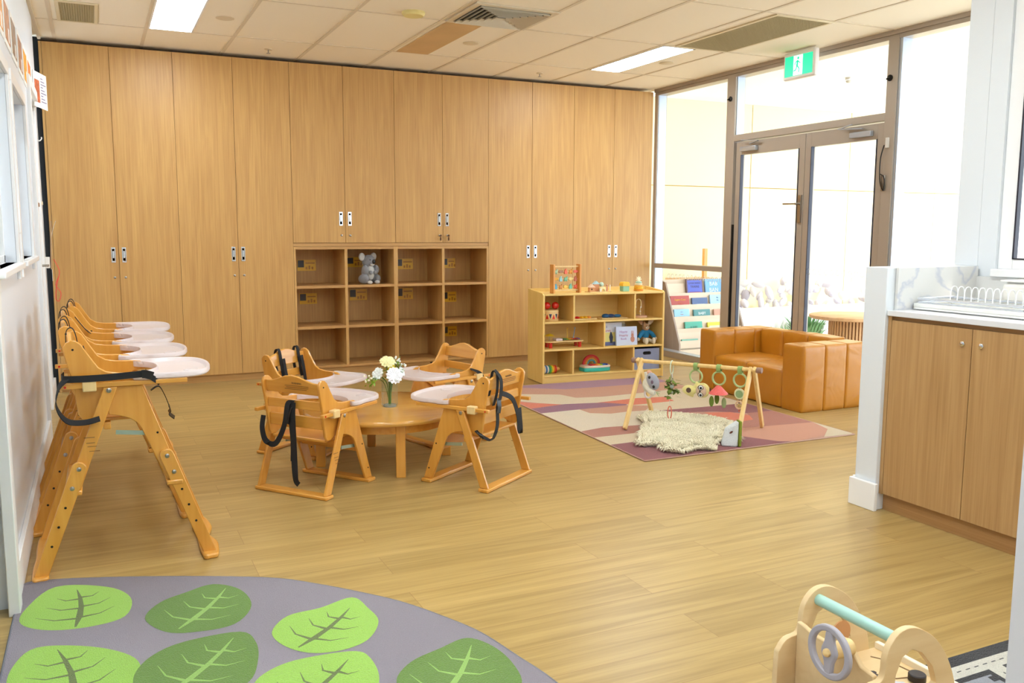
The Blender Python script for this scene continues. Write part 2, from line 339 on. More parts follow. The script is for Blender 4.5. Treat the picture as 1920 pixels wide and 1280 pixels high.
def grille(x0,x1,y0,y1,label):
    t = thing('return_air_grille', label, 'air vent', ((x0+x1)/2,(y0+y1)/2,CZ)); a,b=(x1-x0)/2,(y1-y0)/2
    MB().prism([(-a,-b),(a,-b),(a,b),(-a,b)],-.01,0,'xy',[[(-a+.022,-b+.022),(-a+.022,b-.022),(a-.022,b-.022),(a-.022,-b+.022)]]).build('frame', mat('vent_cream2',(232,216,180),.5), t, .002)
    MB().box(-a+.02,a-.02,-b+.02,b-.02,-.002,-.001).build('backing', mat('grille_back',(128,116,84),.7), t)
    m = MB(); nx = int((2*a)/.014); ny = int(2*b/.014)
    for i in range(nx): m.box(-a+.02+i*.014,-a+.0235+i*.014,-b+.02,b-.02,-.008,-.002)
    for i in range(ny): m.box(-a+.02,a-.02,-b+.02+i*.014,-b+.0235+i*.014,-.0075,-.002)
    m.build('mesh_core', mat('grille_core',(190,174,132),.6), t)
grille(.13,.375,-1.22,-.65,'small cream egg-crate return air grille in the ceiling corner by the left wall')
grille(4.32,4.815,-2.88,-1.78,'large beige egg-crate return air grille beside the glass wall')
tag(MB().box(2.49,2.75,-1.745,-.65,CZ-.004,CZ-.001).build('access_panel', mat('stained_panel',(214,178,128),.6,var=.08,bscale=3)), 'narrow brownish stained panel set in the ceiling next to the louvred diffuser', 'ceiling panel')
for (x,y,r,l) in ((2.208,-1.88,.075,'raised yellowish round smoke detector left of the louvred diffuser'),(2.90,-1.18,.06,'flat pale round ceiling cap beside the brownish panel'),(1.137,-1.18,.06,'flat pale round ceiling cap right of the left troffer light'),(4.664,-1.185,.06,'flat pale round ceiling cap right of the far troffer light')):
    hh = .025 if r > .07 else .006
    tag(MB().lathe([(r,0),(r,-hh*.5),(r*.85,-hh)],(0,0,0)).build('ceiling_disc', mat('disc_yellow',(236,220,150),.5) if r>.07 else mat('disc_cream',(226,208,176),.6), loc=(x,y,CZ)), l, 'detector')
for (x,y,l) in ((1.574,-.285,'small sprinkler head above the left cupboards'),(3.933,-.295,'small sprinkler head above the right cupboards')):
    t = thing('sprinkler', l, 'sprinkler', (x,y,CZ), group='sprinkler heads')
    MB().lathe([(.03,0),(.028,-.006)]).build('escutcheon', mat('disc_cream',(226,208,176),.6), t); MB().cyl((0,0,0),(0,0,-.03),.005).build('stem', STEEL, t); MB().lathe([(.004,-.03),(.016,-.031),(.016,-.033)]).build('deflector', STEEL, t)
# exit sign
t = thing('exit_sign', 'green and white running figure exit sign under the ceiling by the glass wall', 'exit sign', (5.24,-2.10,CZ-.01))
MB().box(0,.05,-.17,.16,-.21,0).build('housing', mat('sign_white',(246,240,236),.4), t, .012)
GREEN = mat('exit_green',(6,190,140),.4,emit=.8); EW = mat('exit_white',(235,255,248),.4,emit=1.1); EG2 = mat('exit_green_dark',(30,150,130),.4,emit=.5)
m = MB(); m.box(-.004,.0,-.15,.14,-.185,-.035); m.mi = 1; m.box(-.0055,-.004,-.05,.045,-.183,-.037)
m.mi = 0
def em(P): m.prism([(-y,z) for y,z in P][::-1], -.007,-.0055,'yz')
def el(a,b,w):
    d = (Vector(b)-Vector(a)).normalized()*w/2; n = Vector((-d.y,d.x))
    em([(a[0]+n.x,a[1]+n.y),(b[0]+n.x,b[1]+n.y),(b[0]-n.x,b[1]-n.y),(a[0]-n.x,a[1]-n.y)])
em([(.005+.011*math.cos(k),-.058+.011*math.sin(k)) for k in [i*PI/6 for i in range(12)]])
el((0,-.072),(-.006,-.115),.018); el((0,-.078),(.03,-.098),.008); el((0,-.078),(-.022,-.085),.008); el((-.022,-.085),(-.032,-.105),.008)
el((-.005,-.112),(.018,-.138),.010); el((.018,-.138),(.014,-.165),.010); el((-.006,-.112),(-.016,-.142),.010); el((-.016,-.142),(-.04,-.15),.010)
m.build('sign_face', [GREEN, EW], t)
# ------------------------------------------------------------------ cupboards along the back wall
def handle(parent, x, z0, z1, name='handle'):
    m = MB(); a = .015
    m.prism([(x-a,z0),(x+a,z0),(x+a,z1),(x-a,z1)],-.004,.0,'xz',[[(x-a+.006,z0+.012),(x-a+.006,z1-.012),(x+a-.006,z1-.012),(x+a-.006,z0+.012)]])
    m.box(x-a+.005,x+a-.005,.0,.001,z0+.01,z1-.01); m.box(x-a+.009,x+a-.009,-.0065,-.002,z0+.035,z1-.028)
    m.build(name, CHROME, parent, .0008)
def lock(parent, x, z, key=False):
    o = MB().lathe([(.009,0),(.009,-.003),(.006,-.005)],(x,0,z),axis='y',seg=16).build('lock', STEEL, parent)
    if key: MB().box(x-.0015,x+.0015,-.03,-.004,z-.004,z+.004).lathe([(.010,-.032),(.010,-.029)],(x,0,z-.002),axis='y').box(x-.006,x+.006,-.034,-.026,z-.045,z-.014).build('key', mat('key_metal',(90,60,40),.4,.8), o)
def cupboard(k, z0, z1, label, hz, lz, key=False):
    x = k*DW; t = thing('cupboard' if z0 < 1 else 'overhead_cupboard', label, 'cupboard', (x,0,0))
    g = .0014
    MB().box(0,2*DW,.0185,.5,z0,z1).build('carcass', OAK, t)
    for s in (0,1):
        d = MB().box(s*DW+g,(s+1)*DW-g,0,.018,z0+g,z1).build('door', OAK, t, .0008)
        hx = DW-.038 if s == 0 else DW+.038
        handle(d, hx, hz, hz+.117); lock(d, hx+.003, lz, key)
cupboard(0,.06,2.6,'tall oak double cupboard at the far left end of the cupboard wall',.986,.871)
cupboard(2,.06,2.6,'tall oak double cupboard left of the open pigeonholes',.986,.871)
cupboard(4,1.132,2.6,'oak overhead cupboard above the left half of the pigeonholes, keyless locks',1.278,1.196)
cupboard(6,1.132,2.6,'oak overhead cupboard above the right half of the pigeonholes, keys in its locks',1.278,1.196,True)
cupboard(8,.06,2.6,'tall oak double cupboard directly right of the open pigeonholes',.986,.871)
cupboard(10,.06,2.6,'tall oak double cupboard at the right end against the glass wall',.986,.871)
trim('trim_5', OAK, -.018,-.001,0,.1,0,2.6,bev=0); trim('trim_6', OAKX, 0,12*DW,.03,.06,0,.0585,bev=0); trim('trim_7', OAKX, 4*DW+.001,8*DW-.001,.006,.4,1.102,1.13,bev=0)
trim('gap_shade_side', BLACK, -.055,-.0195,.02,.5,0,CZ,bev=0); trim('gap_shade_top', BLACK, -.02,GX,.3,.5,2.605,CZ-.004,bev=0)  # black boxes standing in for shade in the side and top gaps
YEL = mat('laminated_yellow',(240,190,40),.3,coat=.4); PHOTO = mat('photo_dark',(70,62,58),.3); YEL2 = mat('laminated_amber',(190,126,24),.3)
def pigeon(k, label):
    x0 = k*DW; t = thing('pigeonhole_unit', label, 'open shelf unit', (x0,0,0)); w = 2*DW
    OI = OAK
    for a in (0.0,w-.018): MB().box(a+(.0005 if a==0 else -.0005),a+.018,0.001,.4,.06,1.1).build('side_panel', OI, t)
    MB().box(w/2-.012,w/2+.012,.002,.395,.075,1.08).build('divider', OI, t)
    for z in (.0605,.40,.748,1.078):
        MB().box(.018,w-.018,.0015 if z in(.0605,1.078) else .004,.395,z,z+(.022 if z>.07 else .018)).build('shelf', OAKX, t)
    MB().box(.018,w-.018,.393,.4,.06,1.1).build('back_panel', OI, t)
pigeon(4,'left half of the open oak pigeonholes, koala toy inside'); pigeon(6,'right half of the open oak pigeonholes below the keyed cupboards')
tags = [(1.891,.882,2.054,.979,'top left'),(2.337,.909,2.493,.998,'top row behind the koala'),(2.80,.882,2.964,.979,'top row, third from the left'),(3.25,.886,3.388,.979,'top right'),
 (1.902,.586,2.056,.681,'middle row, leftmost'),(2.355,.606,2.518,.708,'middle row, second from the left'),(2.80,.602,2.961,.706,'middle row, third from the left'),(3.25,.563,3.397,.659,'middle row, rightmost'),(3.25,.232,3.401,.326,'bottom row, faint orange')]
for x0,z0,x1,z1,l in tags:
    m = MB(); m.box(x0,x1,.390,.3925,z0,z1); m.mi = 1; m.box(x0+.004,x0+.058,.389,.390,z0+.03,z1-.005); m.mi = 2
    for q in range(3): m.box(x0+.072+.026*q,x0+.088+.026*q,.3893,.390,z0+.012,z0+.035+.01*(q%2))
    m.box(x0+.07,x1-.01,.3893,.390,z1-.035,z1-.025)
    tag(m.build('name_card', [YEL,PHOTO,YEL2]), 'laminated yellow name card on a pigeonhole back, '+l, 'card', 'name cards inside the pigeonholes')
# ------------------------------------------------------------------ glass wall
def frame_member(m, y0,y1,z0,z1,x0=GX,x1=GX+.11): m.box(x0,x1,y0,y1,z0,z1)
w3 = MB()
frame_member(w3,-.03,.02,0,CZ-.03); frame_member(w3,-1.20,-1.09,0,CZ-.03); frame_member(w3,-1.09,-.03,0,.06); frame_member(w3,-1.09,-.03,.875,.92); frame_member(w3,-1.09,-.03,CZ-.06,CZ-.03)
w3 = struct(w3.build('window_3', ALU, bev=.002))
MB().box(GX+.05,GX+.058,-1.09,-.03,.06,.875).build('pane', GLASS, w3); MB().box(GX+.05,GX+.058,-1.09,-.03,.92,CZ-.06).build('pane', GLASS, w3)
MB().box(GX-.001,GX+.09,-1.09,-.03,.055,.062).box(GX+.012,GX+.1,-.034,-.03,.06,CZ-.06).build('silver_trim', ALUS, w3)
w4 = MB(); frame_member(w4,-2.92,-2.83,0,CZ-.03); frame_member(w4,-2.83,-1.2,2.02,2.075); frame_member(w4,-2.83,-1.2,CZ-.06,CZ-.03)
w4 = struct(w4.build('window_4', ALU, bev=.002)); MB().box(GX+.05,GX+.058,-2.83,-1.2,2.075,CZ-.06).build('pane', GLASS, w4)
MB().box(GX+.02,GX+.1,-1.206,-1.201,2.075,CZ-.06).build('silver_trim', ALUS, w4)
w5 = MB(); frame_member(w5,-4.44,-4.4,0,CZ-.03); frame_member(w5,-4.4,-2.92,0,.06); frame_member(w5,-4.4,-2.92,CZ-.06,CZ-.03)
w5 = struct(w5.build('window_5', ALU, bev=.002)); MB().box(GX+.05,GX+.058,-4.4,-2.92,.06,CZ-.06).build('pane', GLASS, w5)
MB().box(GX+.01,GX+.1,-2.945,-2.921,.06,CZ-.06).build('silver_trim', ALUS, w5)
struct(MB().box(GX-.01,GX+.115,-4.44,.02,CZ-.03,CZ).build('trim_head', ALU))
for n,(y0,y1,hinge) in enumerate(((-2.045,-1.215,1),(-2.82,-2.05,0))):
    m = MB(); x0,x1 = GX+.02,GX+.065
    m.box(x0,x1,y0,y0+.062,.01,2.01).box(x0,x1,y1-.062,y1,.01,2.01).box(x0,x1,y0+.062,y1-.062,1.9,2.01).box(x0,x1,y0+.062,y1-.062,.01,.13)
    d = struct(m.build('door_%d'%(n+2), ALU, bev=.002))
    MB().box(GX+.038,GX+.046,y0+.062,y1-.062,.13,1.9).build('pane', GLASS, d)
    MB().box(GX+.016,GX+.046,y0+.0625,y0+.07,.13,1.9).box(GX+.016,GX+.046,y1-.07,y1-.0625,.13,1.9).build('glazing_bead', mat('dark_seal',(60,62,78),.5), d)
    yc = y1-.18 if hinge else y0+.2
    MB().box(GX-.012,GX+.02,yc-.1,yc+.1,1.925,1.965).build('door_closer', ALUS, d, .004)
    MB().bar((GX-.005,yc-.02,1.985),(GX-.02,yc+(-.14 if hinge else .2),2.0),.016,.008,(1,0,0)).bar((GX-.02,yc+(-.14 if hinge else .2),2.0),(GX-.03,yc+.06,2.02),.014,.008,(1,0,0)).build('closer_arm', ALUS, d)
    if n == 0:
        MB().box(GX+.008,GX+.02,y0+.012,y0+.048,1.31,1.53).cyl((GX+.01,y0+.03,1.46),(GX-.035,y0+.03,1.46),.009).bar((GX-.032,y0+.02,1.46),(GX-.032,y0+.165,1.462),.014,.012,(1,0,0)).build('door_handle', STEEL, d, .001)
trim('trim_10', BPLAST, GX+.004,GX+.03,-1.211,-1.2,0,1.3,bev=0)
for y,z,l in ((-1.14,2.39,'small dark round hook on the post left of the double doors'),(-2.86,2.31,'small dark round hook on the post right of the double doors')):
    tag(MB().lathe([(.022,0),(.022,-.008),(.012,-.014)],(0,0,0),axis='x',seg=20).cyl((-.012,0,0),(-.035,0,-.01),.006).build('post_hook', DARKM, loc=(GX,y,z)), l, 'hook')
t = thing('door_latch_cable','black coiled latch cable on a steel plate high on the right door post','latch',(GX,-2.85,1.55))
MB().box(-.012,0,-.018,.018,-.02,.09).build('plate', STEEL, t, .003)
MB().tube(smoothpath([(-.012,0,.30),(-.02,.02,.2),(-.02,.015,.05),(-.02,-.02,-.02),(-.02,-.02,.07),(-.02,.02,.1)],6),.004).build('cable', BPLAST, t)
tag(MB().box(-.012,0,-.012,.012,0,.07).build('door_bracket', mat('bracket_white',(230,226,220),.4), loc=(GX,-2.87,1.83)), 'small pale bracket above the black latch cable on the door post', 'bracket')
# decals on the glass: a row of small rings
m = MB()
DEC = mat('frosted_decal',(225,225,222),.6)
for i in range(14):
    y = -.22-.062*i; m.tube([(GX+.049,y+.018*math.cos(a),.80+.022*math.sin(a)) for a in [2*PI*k/16 for k in range(16)]],.0022,4,True)
m.build('ring_decals', DEC, w3)
m = MB()
for i in range(11):
    y = -2.13-.06*i; m.tube([(GX+.036,y+.018*math.cos(a),.925+.02*math.sin(a)) for a in [2*PI*k/16 for k in range(16)]],.002,4,True)
m.build('ring_decals', DEC, bpy.data.objects['door_3'])
# ------------------------------------------------------------------ kitchen counter and its walls
struct(MB().box(3.38,GX+.12,-4.70,-4.58,0,1.085).build('wall_stub', WALL, bev=.003))
struct(MB().box(3.95,GX+.12,-4.70,-4.58,1.0855,CZ).build('wall_right', WALL))
wr = MB(); wr.box(3.95,4.07,-9.3,-4.701,0,1.04); wr.box(3.95,4.07,-4.79,-4.701,1.04,CZ); wr.box(3.95,4.07,-9.3,-4.79,2.45,CZ); wr.box(3.95,4.07,-9.3,-7.2,1.04,2.45)
struct(wr.build('wall_kitchen', WALL))
trim('baseboard_stub', TRIMW, 3.36,3.379,-4.715,-4.565,0,.125); trim('baseboard_stub_back', TRIMW, 3.381,GX,-4.58,-4.565,0,.13)
w6 = MB()
for a in ((-4.86,-4.79,1.075,2.45),(-7.2,-7.13,1.075,2.45),(-7.13,-4.86,1.075,1.12),(-7.13,-4.86,2.40,2.45),(-6.05,-6.0,1.12,2.4)): w6.box(3.965,4.04,*a)
w6 = struct(w6.build('window_6', TRIMW, bev=.003))
MB().box(3.96,3.985,-4.868,-4.86,1.12,2.4).box(3.96,3.985,-7.13,-4.86,1.12,1.125).build('window_seal', mat('black_seal',(36,32,44),.5), w6)
MB().box(3.995,4.0,-7.13,-4.868,1.125,2.4).build('pane', GLASS, w6)
MB().box(3.915,3.965,-7.2,-4.79,1.04,1.075).build('window_sill', TRIMW, w6, .004)
def marble():
    m, t, b = nt('white_marble'); N = t.nodes.new; L = t.links.new
    g = N('ShaderNodeNewGeometry'); n = N('ShaderNodeTexNoise'); n.inputs['Scale'].default_value = 1.5; n.inputs['Detail'].default_value = 5; n.inputs['Distortion'].default_value = 1.4; L(g.outputs['Position'], n.inputs['Vector'])
    r = N('ShaderNodeValToRGB'); c = r.color_ramp; c.elements[0].position = .475; c.elements[0].color = lin((222,220,216)); c.elements[1].position = .525; c.elements[1].color = lin((222,220,216)); e = c.elements.new(.5); e.color = lin((196,198,206))
    L(n.outputs['Fac'], r.inputs['Fac']); L(r.outputs['Color'], b.inputs['Base Color']); b.inputs['Roughness'].default_value = .2
    return m
MARB = marble()
t = thing('kitchen_cupboard','low oak kitchen cupboard with two keyless doors under the white benchtop','cupboard',(3.40,-4.70,0))
MB().box(.0,.018,-.019,-.001,.078,.875).build('end_panel', OAKK, t)
MB().box(.02,.54,-2.4,-.02,.08,.86).build('carcass', OAKK, t)
MB().box(.03,.54,-2.4,-.001,.0,.078).build('kick_board', wood('kitchen_kick',(190,146,94),(160,114,66),'y',True,100,2), t)
for i,(y1,y0) in enumerate(((-.021,-.410),(-.413,-.85),(-.853,-1.29),(-1.293,-1.73))):
    d = MB().box(0,.018,y0,y1,.08,.858).build('door', OAKK, t, .001)
    ly = y0+.04 if i%2==0 else y1-.04
    MB().lathe([(.0105,0),(.0105,-.004),(.007,-.006)],(0,ly,.795),axis='x',seg=18).build('lock', CHROME, d)
MB().box(.012,.02,-2.4,-.02,.860,.8755).build('top_rail', wood('kitchen_rail',(176,130,80),(146,104,58),'y',True,100,2), t)
t = thing('benchtop','white stone kitchen benchtop with marble splashback and inset sink','benchtop',(3.39,-4.70,.876))
MB().box(0,.55,-2.4,-.001,0,.024).build('slab', mat('white_stone',(226,226,228),.25), t, .002)
MB().box(.04,.549,-.016,-.002,.024,.208).box(.54,.557,-2.4,-.016,.024,.163).build('splashback', MARB, t)
MB().box(.09,.46,-1.35,-.60,.0242,.028).build('sink_rim', STEEL, t, .002)
MB().box(.12,.43,-1.32,-.63,.0282,.0288).build('sink_bowl', mat('sink_dark',(120,116,110),.35,.9), t)
t = thing('dish_rack','white wire dish rack with drip tray on the benchtop','dish rack',(3.64,-4.885,.9),rz=0)
MB().box(-.12,.12,-.36,.16,.003,.012).box(-.12,-.11,-.36,.16,.012,.03).box(.11,.12,-.36,.16,.012,.03).box(-.11,.11,.15,.16,.012,.03).box(-.11,.11,-.36,-.35,.012,.03).build('drip_tray', mat('tray_white',(236,234,228),.4), t, .003)
MB().tube([(-.112,-.34,.05),(-.112,.14,.05),(.112,.14,.05),(.112,-.34,.05)],.006,8,True).tube([(-.112,-.34,.034),(-.112,.14,.034),(.112,.14,.034),(.112,-.34,.034)],.004,8,True).build('rim', mat('rack_silver',(214,218,226),.25,.6), t)
for i in range(12):
    y = .11-.034*i
    MB().tube(smoothpath([(.05,y,.034),(.05,y,.07),(.06,y,.098),(.085,y,.098),(.095,y,.07),(.095,y,.034)],3),.0022,6).build('wire_hoop', mat('rack_white',(240,240,240),.3), t)
t = thing('storage_tub','large white rectangular plastic tub on the benchtop below the window','tub',(3.85,-5.15,.9005),rz=.0)
MB().prism([(-.075,-.26),(.075,-.26),(.075,.2),(-.075,.2)],.0,.128,'xy',).build('tub_body', mat('tub_white',(238,234,226),.35), t, .02)
MB().prism([(-.079,-.265),(.079,-.265),(.079,.205),(-.079,.205)],.128,.136,'xy').build('lid', mat('tub_lid',(244,242,238),.3), t, .004)
# near wall end at the right picture edge
struct(MB().box(1.195,1.62,-6.95,-6.83,0,CZ).build('wall_near_right', mat('pale_grey_paint',(206,202,200),.5), rz=0))
# ------------------------------------------------------------------ outside
PAVE = mat('pale_paving',(222,216,204),.8,var=.04,bscale=20)
struct(MB().box(GX+.12,24,-14,14,-.14,-.02).build('ground', PAVE))
CREAM = mat('cream_cladding',(253,233,186),.7)
m = MB()
xs_ = [5.5,5.84,7.43,9.02,10.6,12.2]
for a,b in zip(xs_,xs_[1:]):
    for z0,z1 in ((0,1.755),(1.765,2.73)): m.box(a+.006,b-.006,.98,1.0,z0,z1)
m.mi = 1; m.box(5.5,12.2,1.0,1.1,0,2.73)
struct(m.build('wall_outside', [CREAM, mat('joint_tan',(214,176,96),.8)]))
struct(MB().box(GX+.12,9.6,-6,1.1,2.731,2.8).build('ceiling_outside', mat('soffit_white',(250,246,238),.8)))  # soffit is real; its unseen outer part is lengthened to shade the courtyard
tag(MB().lathe([(.03,0),(.03,-.02),(.018,-.05)]).build('soffit_light', mat('soffit_fitting',(190,180,160),.5), loc=(7.0,-.9,2.731)), 'tiny spotlight under the verandah soffit outside','light')
struct(MB().box(6.7,11.8,.38,.55,-.02,.36).build('trim_garden_wall', mat('white_render',(240,238,232),.8)))
t = thing('rock_garden','band of pale purple-grey rocks outside on the ledge by the cream wall','rocks',(0,0,0))
for i in range(60):
    x = 7.0+random.random()*2.6; y = .62+random.random()*.25; z = .3+random.random()*.35
    o = MB().sph((0,0,0),(.05+.05*random.random(),.045,.03+.03*random.random()),8,6).build('rock', mat('rock_%d'%(i%3),[(222,216,222),(232,228,226),(204,198,208)][i%3],.9), t); o.location = (x,y,z); o.rotation_euler = (random.random()*3,random.random()*3,random.random()*3)
MB().box(6.9,9.8,.56,.95,-.02,.30).build('rock_bed', mat('bed_grey',(206,200,196),.9), t)
def shrub(x,y,h,r,n,label,seed):
    random.seed(seed); m = MB()
    for i in range(n):
        a = random.random()*2*PI; q = random.random()**.5*r; L_ = h*(.5+.5*random.random()); b = Vector((q*math.cos(a)*.4,q*math.sin(a)*.4,0)); tip = Vector((q*math.cos(a),q*math.sin(a),L_))
        k = Vector((-math.sin(a),math.cos(a),0))*.012; mid = (b+tip)/2+Vector((0,0,L_*.2))
        vs = [m.bm.verts.new(p) for p in (b-k*.5,b+k*.5,mid+k,tip,mid-k)]; m._f([vs[0],vs[1],vs[2],vs[4]]); m._f([vs[4],vs[2],vs[3]])
    o = m.build('shrub', mat('leaf_green_%d'%(seed%2),[(96,140,88),(130,168,120)][seed%2],.6), loc=(x,y,-.02), recalc=False)
    tag(o, label, 'plant')
shrub(6.75,-.55,.30,.33,240,'low green shrub outside between the two glass doors',1); shrub(7.6,.12,.34,.3,220,'low green shrub outside against the white garden ledge',2); shrub(7.15,-1.1,.36,.3,220,'green shrub outside behind the round slatted table',3)
t = thing('slatted_round_table','round timber outdoor table on a slatted drum base behind the glass door','table',(6.66,-1.42,-.02))
MB().lathe([(.37,.455),(.385,.462),(.385,.485),(.375,.49)],seg=48).build('tabletop', wood('outdoor_timber',(222,178,130),(196,146,98),'x',False,30,2), t)
MB().lathe([(.185,0),(.185,.455)],seg=32).build('drum_core', mat('drum_core',(150,100,60),.7), t)
for i in range(44):
    a = 2*PI*i/44; MB().box(-.007,.007,-.009,.009,0,.455,T(.2*math.cos(a),.2*math.sin(a),0)@Rz(a)).build('slat', mat('slat_timber',(206,158,108),.6), t)
tag(MB().box(-.02,.02,-.02,.02,0,.33).build('timber_post', BEECH, loc=(6.42,.5,.7205)), 'short honey timber post standing on the timber cabinet outside','post')
tag(MB().box(-.25,.25,-.16,.16,0,.74).build('timber_cabinet', wood('outdoor_box',(206,160,108),(186,140,90),'x',False,30,2), loc=(6.33,.60,-.02)), 'low timber cabinet outside behind the book display','cabinet')
# book display outside, sloped front with five tiers
BD = wood('grey_beige_laminate',(176,156,140),(160,140,124),'z',False,40,2,.5); BDF = wood('pale_display_board',(236,216,192),(226,204,178),'x',False,30,2,.6)
t = thing('book_display','tall sloping book display with five tiers outside the left glass bay','bookshelf',(5.59,-.20,-.02))
side = [(0,0),(.0,.12),(.27,.735),(.36,.755),(.42,.755),(.42,0)]
for x in (0,.86): MB().prism([(y,z) for y,z in side], x, x+.018,'yz').build('side_panel', BD, t)
MB().box(.018,.86,.40,.418,.05,.755).build('back_panel', BDF, t)
tiers = []
for i in range(5):
    y = .02+.068*i; z = .115+.117*i
    MB().box(.018,.86,y,y+.01,z-.04,z+.035).box(.018,.86,y+.01,y+.07,z-.04,z-.03).build('tier', BDF, t)
    MB().bar((.44,y+.045,z-.03),(.44,y+.075,z+.13),.84,.006,(1,0,0)).build('back_rest', BDF, t); tiers.append((y,z))
MB().box(.018,.86,.004,.016,0,.06).build('plinth', BDF, t)
def book(x, tier, w, h, rgb, label, lines=(), extra=None, lean=.17, z=0):
    """a closed book leaning in the display; x is its left edge in the display's frame"""
    x *= 1.3; w *= 1.28; h *= 1.05
    y0,z0 = tiers[tier]; o = thing('book', label, 'book', (5.59+x+w/2,-.20+y0+.014,-.02+z0-.0295+z)); o.rotation_euler[0] = -lean
    MB().box(-w/2,w/2,0,.003,0,h).box(-w/2,-w/2+.003,0,.016,0,h).box(-w/2,w/2,.013,.016,0,h).build('cover', mat('cover_%d_%d_%d'%rgb,rgb,.35), o, .0006)
    MB().box(-w/2+.004,w/2-.003,.0035,.0125,.003,h-.003).build('pages', mat('paper',(240,236,226),.8), o)
    if extra:
        m = MB()
        for k,(a,b,c,d_,rg) in enumerate(extra): m.mi = k; m.box(-w/2+a*w,-w/2+b*w,-.0008,.0,c*h,d_*h)
        m.build('cover_art', [mat('art_%d_%d_%d'%e[4],e[4],.4) for e in extra], o)
    for k,(s_,sz,zz,rg) in enumerate(lines):
        MB().text(s_, sz, T(0,-.0014,zz*h)@Matrix.Rotation(PI/2,4,'X'),.0004).build('title', mat('ink_%d_%d_%d'%rg,rg,.5), o)
book(.24,4,.17,.20,(96,62,70),'brown-framed blue book with dark capitals on the top tier outside',(('LOOK INSIDE',.026,.78,(40,30,60)),('TRAINS',.034,.60,(40,30,60))),((.07,.93,.05,.93,(72,90,190)),(.15,.85,.18,.34,(210,70,110))))
book(.43,4,.17,.195,(110,170,226),'light blue book with white letters on the top tier outside',(('BAB',.06,.74,(235,245,255)),('BAN',.06,.42,(235,245,255))))
book(.03,3,.012,.15,(130,168,96),'thin green book behind the red one on the second tier')
book(.05,3,.185,.15,(178,52,34),'red book with yellow title on the second tier of the outdoor display',(('Super-Cow',.03,.74,(240,190,40)),('Rescue',.018,.5,(230,120,60))),((.2,.75,.02,.4,(190,190,220)),))
book(.26,3,.155,.125,(62,92,140),'dark blue book with a white shape on the second tier of the outdoor display',(),((.28,.8,.04,.5,(196,214,232)),))
book(.44,3,.15,.15,(168,204,232),'pale sky blue book at the right of the second tier',(('My',.02,.8,(60,70,90)),('My',.02,.62,(60,70,90))),((.1,.9,.04,.3,(232,200,160)),))
book(.05,2,.15,.135,(150,200,226),'pale blue and yellow book at the left of the third tier',(('farm',.016,.8,(150,150,190)),('book',.016,.62,(200,120,130))),((.06,.94,.08,.46,(222,182,60)),(.2,.5,.05,.25,(110,100,80))))
book(.24,2,.165,.125,(64,134,132),'teal green book with white letters BABY on the third tier',(('BABY',.04,.68,(240,245,245)),),((.1,.9,.05,.35,(110,170,120)),))
book(.44,2,.15,.12,(206,150,120),'pinkish brown book at the right of the third tier',(),((.1,.9,.1,.5,(222,180,150)),))
book(.12,1,.17,.125,(72,176,150),'mint green book with a dark green title on the fourth tier',(('JUMP',.04,.52,(50,120,100)),),((.45,.7,.0,.2,(235,235,235)),))
book(.34,1,.18,.11,(222,206,40),'yellow book at the right of the fourth tier',(),((.1,.9,.1,.7,(210,222,180)),))
book(.05,0,.16,.075,(130,190,170),'low sea green book on the bottom tier'); book(.25,0,.12,.06,(60,140,200),'low blue book on the bottom tier')
